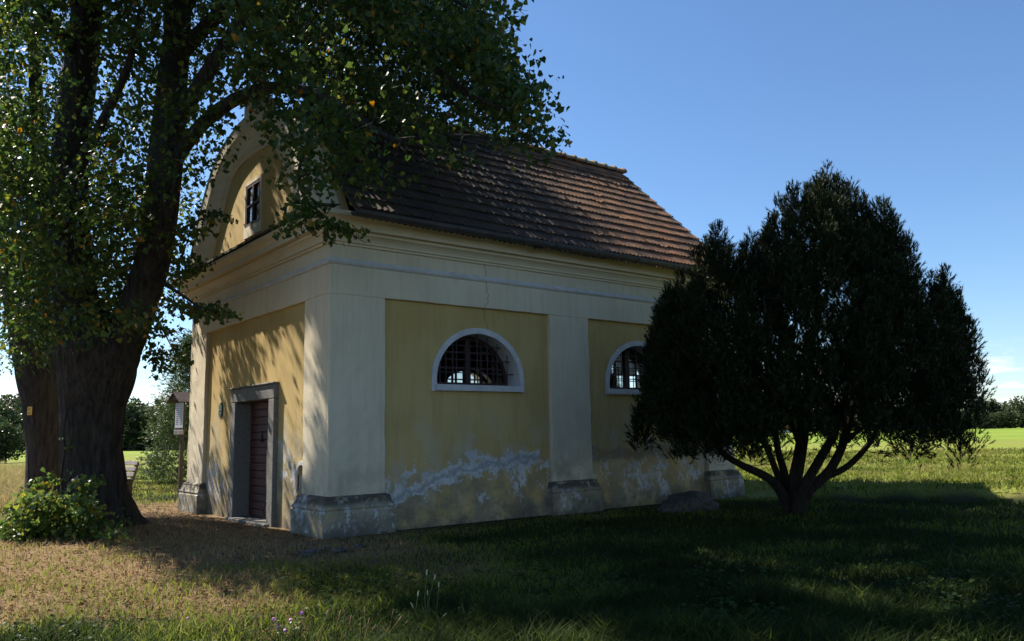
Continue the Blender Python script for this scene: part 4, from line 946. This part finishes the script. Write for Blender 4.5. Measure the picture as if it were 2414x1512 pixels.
# ================================================================ grass, litter, stones, small plants
def clear_of_things(x, y):
    ok = ~((x > -.13) & (x < BL + .13) & (y > -.13) & (y < BW + .13))
    ok &= np.hypot(x - b1[0], y - b1[1]) > .85; ok &= np.hypot(x - b2[0], y - b2[1]) > .6; ok &= np.hypot(x - pb_[0], y - pb_[1]) > .22
    return ok
def litter_zone(x, y):
    d = np.sqrt((x + 3.2) ** 2 + ((y - 4.0) * .62) ** 2) + (n2(x, y, .7, 12) - .5) * 2.5
    return sstep(6.4, 3.9, d)
def blades(x, y, hh, wd, dry, lean=.35, seg=2):
    k = len(x); z = H(x, y); a = rng.random(k) * 2 * np.pi; b_ = rng.random(k) * 2 * np.pi
    sx_, sy_ = np.cos(a) * wd, np.sin(a) * wd; lx, ly = np.cos(b_) * hh * lean * rng.random(k), np.sin(b_) * hh * lean * rng.random(k)
    P0 = np.stack([x, y, z - .01], 1); S = np.stack([sx_, sy_, 0 * z], 1); Ld = np.stack([lx, ly, 0 * z], 1); U = np.stack([0 * z, 0 * z, hh], 1)
    V = np.stack([P0 - S, P0 + S, P0 + U * .55 + Ld * .35 + S * .75, P0 + U * .55 + Ld * .35 - S * .75, P0 + U * .95 + Ld * 1.3], 1).reshape(-1, 3)
    o_ = (np.arange(k) * 5)[:, None]
    return V, (o_ + [0, 1, 2, 3]), (o_ + [3, 2, 4]), np.repeat(dry, 5)
def scatter(n, r0, r1, a0=-36, a1=36):
    r = r0 * (r1 / r0) ** rng.random(n); a = np.radians(51.45 - rng.uniform(a0, a1, n)); return CC[0] + r * np.cos(a), CC[1] + r * np.sin(a), r
x, y, r = scatter(400000, 4.0, 46, -42, 56)
lz = litter_zone(x, y); fs = field_s(x, y); cl = n2(x, y, 1.1, 20); cl2 = n2(x, y, 3.2, 21)
keep = clear_of_things(x, y) & (rng.random(len(x)) < np.clip(1 - .62 * lz, .12, 1))
near = sstep(9.5, 6.0, r + (cl - .5) * 3)
strip = sstep(6.9, 5.6, r)
wall_d = np.hypot(np.maximum(0, np.maximum(-x, x - BL)), np.maximum(0, np.maximum(-y, y - BW)))
hh = .03 + .05 * cl2 + (.01 + .17 * np.clip(cl - .3, 0, 1) + .07 * cl2 ** 2) * near * (1 - .8 * lz) 
hh = hh * sstep(-.2, 1.6, wall_d) + .025
hh = np.where(fs > .1, .05 + .11 * cl2, hh) * rng.uniform(.55, 1.3, len(x))
dry = .12 + .55 * lz + .35 * (cl - .45) + .25 * sstep(2, .2, wall_d) + np.where(fs > .1, .23 + .22 * (n2(x, y, .5, 23) - .4), 0) + .18 * rng.random(len(x)) - .20 * near  # lowered near the camera to darken the blades as foreground shade
wd = (.0022 + .00042 * r) * rng.uniform(.7, 1.3, len(x)) * np.where(hh > .12, 1.15, 1)
x, y, hh, wd, dry, r = (q[keep] for q in (x, y, hh, wd, dry, r))
V, F4, F3, dr = blades(x, y, hh, wd, np.clip(dry, 0, 1), .9)
go = ob('grass', mesh('grass', V, [F4, F3], M_grass, False, {'dry': dr}), kind='stuff'); tag(go, 'meadow and lawn grass around the chapel', 'grass', kind='stuff')
# tall straw coloured grass beyond the second lime
xs = []; 
tx = rng.uniform(-20, 75, 5000); ty = rng.uniform(1100, 1215, 5000); q = np.array([G(a, b_) for a, b_ in zip(tx, ty)]); k = clear_of_things(q[:, 0], q[:, 1]) & (q[:, 1] > 5.5)
q = q[k]; V, F4, F3, dr = blades(q[:, 0], q[:, 1], rng.uniform(.2, .55, len(q)), np.full(len(q), .007), rng.uniform(.55, 1, len(q)), 1.1)
tag(ob('straw_grass', mesh('straw_grass', V, [F4, F3], M_grass, False, {'dry': dr})), 'tall dry straw coloured grass left of the lime trunks', 'grass', kind='stuff')
# fallen leaves
x, y, r = scatter(60000, 4.6, 34, -36, 20); lz = litter_zone(x, y); k = clear_of_things(x, y) & (rng.random(len(x)) < lz * .6 + .02 * (y < 4)); x, y = x[k], y[k]
q2 = np.array([G(a, b_) for a, b_ in zip(rng.uniform(305, 420, 2600), rng.uniform(1118, 1165, 2600))]); x = np.concatenate([x, q2[:, 0]]); y = np.concatenate([y, q2[:, 1]]); k = clear_of_things(x, y); x, y = x[k], y[k]
P = np.stack([x, y, H(x, y) + .012 + .03 * rng.random(len(x))], 1); az = rng.random(len(x)) * 6.283
V, F = leaves(P, np.stack([np.cos(az), np.sin(az), rng.normal(0, .3, len(x))], 1), np.stack([rng.normal(0, .5, len(x)), rng.normal(0, .5, len(x)), np.ones(len(x))], 1), rng.uniform(.02, .045, len(x)), False)
tag(ob('fallen_leaves', mesh('fallen_leaves', V, F, M_litter)), 'brown fallen lime leaves strewn under the trees', 'leaves', kind='stuff')
# boulder and flat stones
def rock(name, c, s, seed, mat, sub=4, amp=.2):
    bm = bmesh.new(); bmesh.ops.create_icosphere(bm, subdivisions=sub, radius=1)
    for v in bm.verts:
        p = np.array(v.co); f = 1 + amp * (vnoise(p * 1.3 + seed, seed) - .5) * 2 + amp * .35 * (vnoise(p * 4 + seed, seed + 1) - .5) * 2
        v.co = Vector((p * f * np.array(s)).tolist())
    me = bpy.data.meshes.new(name); bm.to_mesh(me); bm.free(); me.polygons.foreach_set('use_smooth', np.ones(len(me.polygons), bool)); me.materials.append(mat)
    o = ob(name, me); o.location = c; return o
bp = G(1618, 1203); tag(rock('boulder', (bp[0], bp[1], .02), (.60, .46, .31), 5, M_stone, 5, .3), 'dark rounded boulder half sunk in the grass beside the chapel wall', 'boulder')
for i, (a, b_, s_) in enumerate(((735, 1302, .16), (765, 1296, .11), (800, 1300, .13), (845, 1290, .10), (722, 1312, .08))):
    q = G(a, b_); o = rock('flat_stone', (q[0], q[1], .012), (s_, s_ * .7, .03), 30 + i, M_stone, 2, .25); tag(o, 'small flat stone sunk in the ground before the corner plinth', 'stone', 'flat stones by the corner plinth')
# timothy stalks, dry seed grass, clover
M_stem = simple('green_stem', (.10, .15, .04), (.14, .18, .05), 12, .6, 0)
def stalk(root, base, top, head, hr, mh, ms=M_stem, r=.0022, bend=.0):
    mid = (base + top) / 2 + np.array([rng.normal(0, .02), rng.normal(0, .02), 0]); pts = smooth_line([base, mid, top], 4)
    part('stem', B().tube(pts, np.linspace(r, r * .7, len(pts)), 5).mesh('stem', ms), root)
    d = pts[-1] - pts[-2]; d /= np.linalg.norm(d); k = 6
    hp = [top + d * head * (i / k - .1) for i in range(k + 1)]; rr = [hr * .45, hr * .9, hr, hr, hr * .95, hr * .75, hr * .25]
    part('seed_head', B().tube(hp, rr, 7).mesh('seed_head', mh), root)
tb0 = G(1012, 1512); tb0[2] = H(tb0[0], tb0[1])
tim = empty('timothy_grass', tuple(tb0), 'tall timothy grass stalks with pale cylindrical heads in the foreground', 'grass plant')
for hx, hy in ((1006, 1355), (1024, 1366), (1034, 1384), (1008, 1402), (985, 1405), (974, 1432), (1044, 1455)):
    D_ = 6.1 + rng.normal(0, .12); tp = W(hx, hy, D_); bs = W(hx + rng.normal(0, 14) + (1012 - hx) * .3, 1500, D_); bs[2] = H(bs[0], bs[1]) - .01
    stalk(tim, bs, tp, .045, .0052, M_tim)
def seed_clump(label, pts, D0):
    gb = W(np.mean([a for a, b_ in pts]), 1508, D0); gb[2] = H(gb[0], gb[1]); e = empty('seeding_grass', tuple(gb), label, 'grass plant', 'dry seeding grasses at the front of the meadow')
    for hx, hy in pts:
        D_ = D0 + rng.normal(0, .15); tp = W(hx, hy, D_); bs = W(hx + rng.normal(-8, 10), 1512, D_); bs[2] = H(bs[0], bs[1]) - .01
        stalk(e, bs, tp, .05, .0042, M_straw, M_straw, .0018)
seed_clump('clump of russet seeding grass beside the pink clover', [(770, 1450), (785, 1440), (800, 1452), (812, 1446), (826, 1462), (842, 1440), (860, 1445), (868, 1470), (800, 1480), (880, 1482)], 5.9)
seed_clump('russet seeding grass between the clover and the timothy stalks', [(898, 1460), (912, 1478), (925, 1448), (930, 1490), (940, 1462), (955, 1470), (980, 1488), (893, 1490)], 5.9)
seed_clump('thin scattered russet grass stalks in the meadow below the boulder', [(1120, 1470), (1160, 1455), (1290, 1480), (1360, 1490), (1465, 1470), (1485, 1485)], 6.1)
seed_clump('thin straw stalks in the meadow below the pine', [(1795, 1475), (1905, 1480), (2060, 1462), (2255, 1430), (2330, 1470), (2395, 1405)], 6.3)
seed_clump('pale seeding stalks beside the litter strewn ground', [(500, 1450), (540, 1445), (555, 1455), (590, 1462), (470, 1470), (420, 1480)], 6.2)
def clover(label, fl, leavesn, D0, cx0):
    gb = W(cx0, 1505, D0); gb[2] = H(gb[0], gb[1]); e = empty('clover_plant', tuple(gb), label, 'clover')
    kb_ = []
    for hx, hy in fl:
        tp = W(hx, hy, D0 + rng.normal(0, .05)); bs = W(cx0 + rng.normal(0, 14), 1512, D0); bs[2] = gb[2] - .01
        pts = smooth_line([bs, (bs + tp) / 2 + [0, 0, .02], tp], 4); part('stem', B().tube(pts, .0022, 5).mesh('stem', M_stem), e)
        bm = bmesh.new(); bmesh.ops.create_icosphere(bm, subdivisions=2, radius=.0125)
        for v in bm.verts: v.co *= rng.uniform(.8, 1.25); v.co += Vector(tp)
        me = bpy.data.meshes.new('flower'); bm.to_mesh(me); bm.free(); me.materials.append(M_pink); part('flower', me, e)
        kb_ += [bs + (tp - bs) * f_ for f_ in (.45, .65, .85)]
    c_ = np.array(kb_ * 2) + rng.normal(0, .02, (len(kb_) * 2, 3)); n_ = len(c_) * 3; P = np.repeat(c_, 3, 0); az = rng.random(n_) * 6.283
    V, F = leaves(P, np.stack([np.cos(az), np.sin(az), np.full(n_, .15)], 1), np.stack([rng.normal(0, .3, n_), rng.normal(0, .3, n_), np.ones(n_)], 1), rng.uniform(.02, .034, n_)); part('foliage', mesh('foliage', V, F, M_bush), e)
clover('red clover with several pink flower heads beside russet seeding grass', [(711, 1446), (685, 1462), (657, 1478), (672, 1487), (645, 1460)], 8, 5.9, 668)
clover('small clover with two pale pink heads in the shade before the boulder', [(1610, 1355 + 82), (1650, 1450)], 8, 6.7, 1630)
clover('lone clover head rising from the short grass by the litter', [(438 + 5, 1434 + 24)], 5, 6.3, 440)
# low broad leaved weeds between the blades
x, y, r = scatter(5000, 4.7, 9); k = clear_of_things(x, y) & (n2(x, y, 1.7, 40) > .5) & (litter_zone(x, y) < .6); x, y = x[k], y[k]; x = np.repeat(x, 3) + rng.normal(0, .02, len(x) * 3); y = np.repeat(y, 3) + rng.normal(0, .02, len(y) * 3)
n_ = len(x); az = rng.random(n_) * 6.283; P = np.stack([x, y, H(x, y) + rng.uniform(.02, .10, n_)], 1)
V, F = leaves(P, np.stack([np.cos(az), np.sin(az), rng.uniform(-.1, .5, n_)], 1), np.stack([rng.normal(0, .4, n_), rng.normal(0, .4, n_), np.ones(n_)], 1), rng.uniform(.02, .05, n_))
tag(ob('meadow_weeds', mesh('meadow_weeds', V, F, M_weed)), 'low broad leaved weeds and clover leaves among the front grass', 'weeds', kind='stuff')
# broad fresh blades at the very front
k = 1500; px2 = np.concatenate([rng.uniform(640, 1330, k // 2), rng.uniform(300, 2430, k // 2)]); q = np.array([G(a, b_) for a, b_ in zip(px2, rng.uniform(1500, 1560, k))])
V, F4, F3, dr = blades(q[:, 0], q[:, 1], rng.uniform(.06, .24, k), np.full(k, .0042), rng.uniform(0, .3, k), .9)
tag(ob('front_grass', mesh('front_grass', V, [F4, F3], M_grass, False, {'dry': dr})), 'lusher taller grass blades at the front of the meadow', 'grass', kind='stuff')
# ================================================================ bench, notice post, house number
eb = G(310, 1170); Lv = np.array([-.28, .96, 0]); Fv = np.array([-.96, -.28, 0]); eb = np.array([eb[0], eb[1], 0])
bench = empty('park_bench', tuple(eb), 'weathered wooden bench standing behind the lime trunk', 'bench')
def bmx(o, l, f_, z, tilt=0):
    c_ = eb + Lv * l + Fv * f_ + np.array([0, 0, z]); m_ = Matrix.Identity(4)
    f2 = Fv * math.cos(tilt) + np.array([0, 0, 1]) * math.sin(tilt); u2 = -Fv * math.sin(tilt) + np.array([0, 0, 1]) * math.cos(tilt)
    for i in range(3): m_[i][0] = Lv[i]; m_[i][1] = f2[i]; m_[i][2] = u2[i]; m_[i][3] = c_[i]
    return m_
def bpart(name, l, f_, z, sl, sf, sz, tilt=0, mat=M_wood): part(name, B().boxm(bmx(0, l, f_, z, tilt), sl, sf, sz).mesh(name, mat, bevel=.006), bench)
for l in (.08, 1.42):
    bpart('leg', l, .42, .20, .07, .08, .42, 0, M_post); bpart('leg', l, .0, .22, .07, .09, .46, 0, M_post); bpart('back_post', l, -.10, .63, .07, .085, .50, .30, M_post); bpart('seat_rail', l, .21, .39, .06, .44, .07, 0, M_post)
for i, f_ in enumerate((.06, .18, .30, .42)): bpart('seat_slat', .75, f_, .445, 1.6, .10, .035)
for i, (f_, z) in enumerate(((-.015, .56), (-.058, .70), (-.105, .85))): bpart('back_slat', .75, f_, z, 1.6, .035, .11, .30)
ib = G(419, 1172); ib = np.array([ib[0], ib[1], 0]); post = empty('notice_post', tuple(ib), 'wooden notice post with little gabled roof beside the chapel corner', 'notice board')
nd = np.array([-.98, -.20, 0]); nd /= np.linalg.norm(nd); xd = np.cross([0, 0, 1.], nd)
def pmx(u, d, z, roll=0):
    c_ = ib + xd * u + nd * d + np.array([0, 0, z]); m_ = Matrix.Identity(4); x2 = xd * math.cos(roll) + np.array([0, 0, 1.]) * math.sin(roll); z2 = -xd * math.sin(roll) + np.array([0, 0, 1.]) * math.cos(roll)
    for i in range(3): m_[i][0] = x2[i]; m_[i][1] = nd[i]; m_[i][2] = z2[i]; m_[i][3] = c_[i]
    return m_
part('post', B().boxm(pmx(0, -.05, 1.17), .09, .09, 2.34).mesh('post', M_post, bevel=.008), post)
bd = part('board', B().boxm(pmx(0, .02, 2.02), .46, .035, .86).mesh('board', M_post, bevel=.006), post)
part('notice', B().boxm(pmx(0, .041, 2.06), .40, .006, .64).mesh('notice', M_paper), bd)
for i in range(22):
    w_ = random.uniform(.10, .165); part('text_line', B().boxm(pmx(-.095 + (w_ - .165) / 2 * 0 if i % 2 else .095, .0455, 2.34 - .05 * (i // 2)), w_, .002, .012).mesh('text_line', M_ink), bd)
part('lower_rail', B().boxm(pmx(0, .03, 1.63), .46, .05, .12).mesh('lower_rail', M_wood, bevel=.006), post)
for s_ in (-1, 1): part('roof_board', B().boxm(pmx(.165 * s_, .02, 2.52, -s_ * .66), .44, .42, .03).mesh('roof_board', M_post, bevel=.004), post)
part('roof_end', B().add([tuple(ib + xd * u + nd * d + np.array([0, 0, z])) for d in (.16, .18) for u, z in ((-.27, 2.44), (.27, 2.44), (0, 2.63))], [(0, 1, 2), (3, 4, 5), (0, 1, 4, 3), (1, 2, 5, 4), (2, 0, 3, 5)]).mesh('roof_end', M_post), post)
# house number plaque: shaped green enamel shield
sh = [(0, .135), (.03, .128), (.045, .105), (.085, .085), (.10, .055), (.088, .02), (.086, -.04), (.09, -.075), (.07, -.105), (.035, -.12), (0, -.135)]
sh = sh + [(-a, b_) for a, b_ in sh[-2:0:-1]]
def shield(s_, x0, x1): 
    V = [(x, 4.77 + a * s_, 1.99 + b_ * s_) for x in (x0, x1) for a, b_ in sh]; k = len(sh); return B().add(V, [tuple(range(k)), tuple(range(k, 2 * k))] + [(i, (i + 1) % k, k + (i + 1) % k, k + i) for i in range(k)])
hn = tag(ob('house_number_plaque', shield(1.0, PD - .02, PD + .004).mesh('house_number_plaque', M_green)), 'small green enamel house number plaque on the entrance wall', 'plaque')
ob('rim', shield(1.07, PD - .012, PD + .004).mesh('rim', M_black), hn)
for z0, ws in ((2.05, (.03,)), (1.995, (.03, .022, .03)), (1.93, (.025, .025))):
    yy = 4.77 + sum(ws) / 2 + .006 * (len(ws) - 1)
    for w_ in ws:
        ob('lettering', B().box(PD - .0225, PD - .019, yy - w_, yy, z0 - .011, z0 + .011).mesh('lettering', M_ename), hn); yy -= w_ + .012
# ================================================================ far trees and shed
def far_tree_mesh(kind, seed):
    r_ = np.random.default_rng(seed); Cn = []
    if kind == 'round':
        k = 34
        for i in range(k):
            a = r_.random() * 6.283; z = r_.uniform(.07, .98); R = .42 * math.sin(math.pi * min(.97, .22 + z * .76)) ** .6 * r_.uniform(.3, 1.0); Cn.append((math.cos(a) * R, math.sin(a) * R, z, r_.uniform(.10, .17)))
    else:
        for i in range(34):
            z = r_.uniform(.06, 1.0); a = r_.random() * 6.283; R = .26 * (1 - z) ** .8 * r_.uniform(.3, 1); Cn.append((math.cos(a) * R, math.sin(a) * R, z * .98, .05 + .07 * (1 - z)))
    P = []
    for (x, y, z, s_) in Cn:
        q = r_.normal(size=(46, 3)); q /= np.linalg.norm(q, axis=1)[:, None]; P.append(np.array([x, y, z]) + q * s_ * r_.uniform(.6, 1.1, (46, 1)) * [1, 1, .8])
    P = np.concatenate(P); P[:, 2] = np.maximum(P[:, 2], .03); D = r_.normal(size=P.shape); Nn = r_.normal(size=P.shape) + [0, 0, .8]
    V, F = leaves(P, D, Nn, r_.uniform(.035, .07, len(P)), False); return V, F
FT = [(mesh('crown', *far_tree_mesh(k_, 100 + i), M_far if k_ == 'round' else M_farc), k_) for i, k_ in enumerate(('round', 'round', 'round', 'cone', 'cone'))]
TRK = B().tube([(0, 0, -.02), (0, 0, .35), (0, 0, .7)], [.03, .022, .008], 6).mesh('trunk', M_bark)
def far_tree(px, dep, hgt, kind, label, group, sx_=1.0, py=1012):
    P = W(px, py, dep); c_ = [f for f in FT if f[1] == kind]; me = c_[rng.integers(len(c_))][0]
    e = empty({'round': 'deciduous_tree', 'cone': 'spruce_tree'}[kind], (P[0], P[1], 0), label, 'tree', group); a = rng.random() * 6.283
    e.scale = (hgt * sx_, hgt * sx_, hgt); e.rotation_euler = (0, 0, a); ob('trunk', TRK, e); ob('crown', me, e); return e
lr = 'deciduous tree in the dark wood beyond the field past the pine'; ls = 'spruce in the dark wood beyond the field past the pine'
for i in range(64):
    px = 1610 + i * 14 + rng.uniform(-6, 6); kd = 'cone' if i in (47, 50) or rng.random() < .12 else 'round'
    far_tree(px, 255 + rng.uniform(-10, 25), rng.uniform(7.0, 9.6) * (1.12 if kd == 'cone' else 1), kd, lr if kd == 'round' else ls, 'trees of the wood past the pine', rng.uniform(1.0, 1.35) if kd == 'round' else .9)
for i in range(12): far_tree(2190 + i * 22 + rng.uniform(-6, 6), 248, rng.uniform(3, 5.5), 'round', 'low bushy tree at the edge of the wood beyond the field', 'bushy trees at the field edge', 1.3)
for i in range(16):
    kd = 'cone' if rng.random() < .55 else 'round'
    far_tree(284 + i * 11 + rng.uniform(-3, 3), 104 + rng.uniform(-3, 6), rng.uniform(4.4, 5.6), kd, 'spruce in the dense hedge across the meadow behind the bench' if kd == 'cone' else 'bushy tree in the dense hedge across the meadow behind the bench', 'hedge trees behind the bench', 1.5 if kd == 'cone' else 1.1)
for i in range(9): far_tree(285 + i * 20 + rng.uniform(-5, 5), 170, rng.uniform(8, 10.5), 'cone' if i == 4 else 'round', 'taller tree rising behind the hedge across the meadow', 'taller trees behind the hedge', 1.1)
for i in range(16): far_tree(-50 + i * 11 + rng.uniform(-4, 4), 150 + rng.uniform(-8, 14), rng.uniform(8, 10.8), 'round', 'tree of the wood seen past the left of the lime trunks', 'trees of the wood past the lime trunks', 1.1)
for i in range(3): far_tree(-8 + i * 13, 62, 2.9, 'round', 'dark round shrub standing on the meadow past the lime trunks', 'shrubs on the meadow', 1.0)
# low pale shed far across the field
sp = W(1835, 1024, 225); sp[2] = 0
shed = empty('low_shed', tuple(sp), 'low white shed with a tan roof far across the field, glimpsed under the pine', 'shed')
V0 = np.array(sp); a = .65
def sb_(u0, u1, v0, v1, z0, z1): 
    b = B().box(u0, u1, v0, v1, z0, z1); b.v = [tuple(V0 + np.array([x * math.cos(a) - y * math.sin(a), x * math.sin(a) + y * math.cos(a), z])) for x, y, z in b.v]; return b
part('wall', sb_(-7, 7, -3, 3, 0, 1.5).mesh('wall', M_white), shed)
rf = B().add([(x, y, z) for x in (-7.4, 7.4) for y, z in ((-3.4, 1.45), (0, 2.7), (3.4, 1.45))], [(0, 1, 4, 3), (1, 2, 5, 4), (0, 1, 2), (3, 4, 5)]); rf.v = [tuple(V0 + np.array([x * math.cos(a) - y * math.sin(a), x * math.sin(a) + y * math.cos(a), z])) for x, y, z in rf.v]
part('roof', rf.mesh('roof', simple('tan_roof', (.36, .22, .10), (.28, .17, .08), 1, .8, 0)), shed)
for u in (-4.5, -1.5, 1.5, 4.5): part('window', sb_(u - .5, u + .5, -3.02, -2.9, .5, 1.2).mesh('window', M_black), shed)
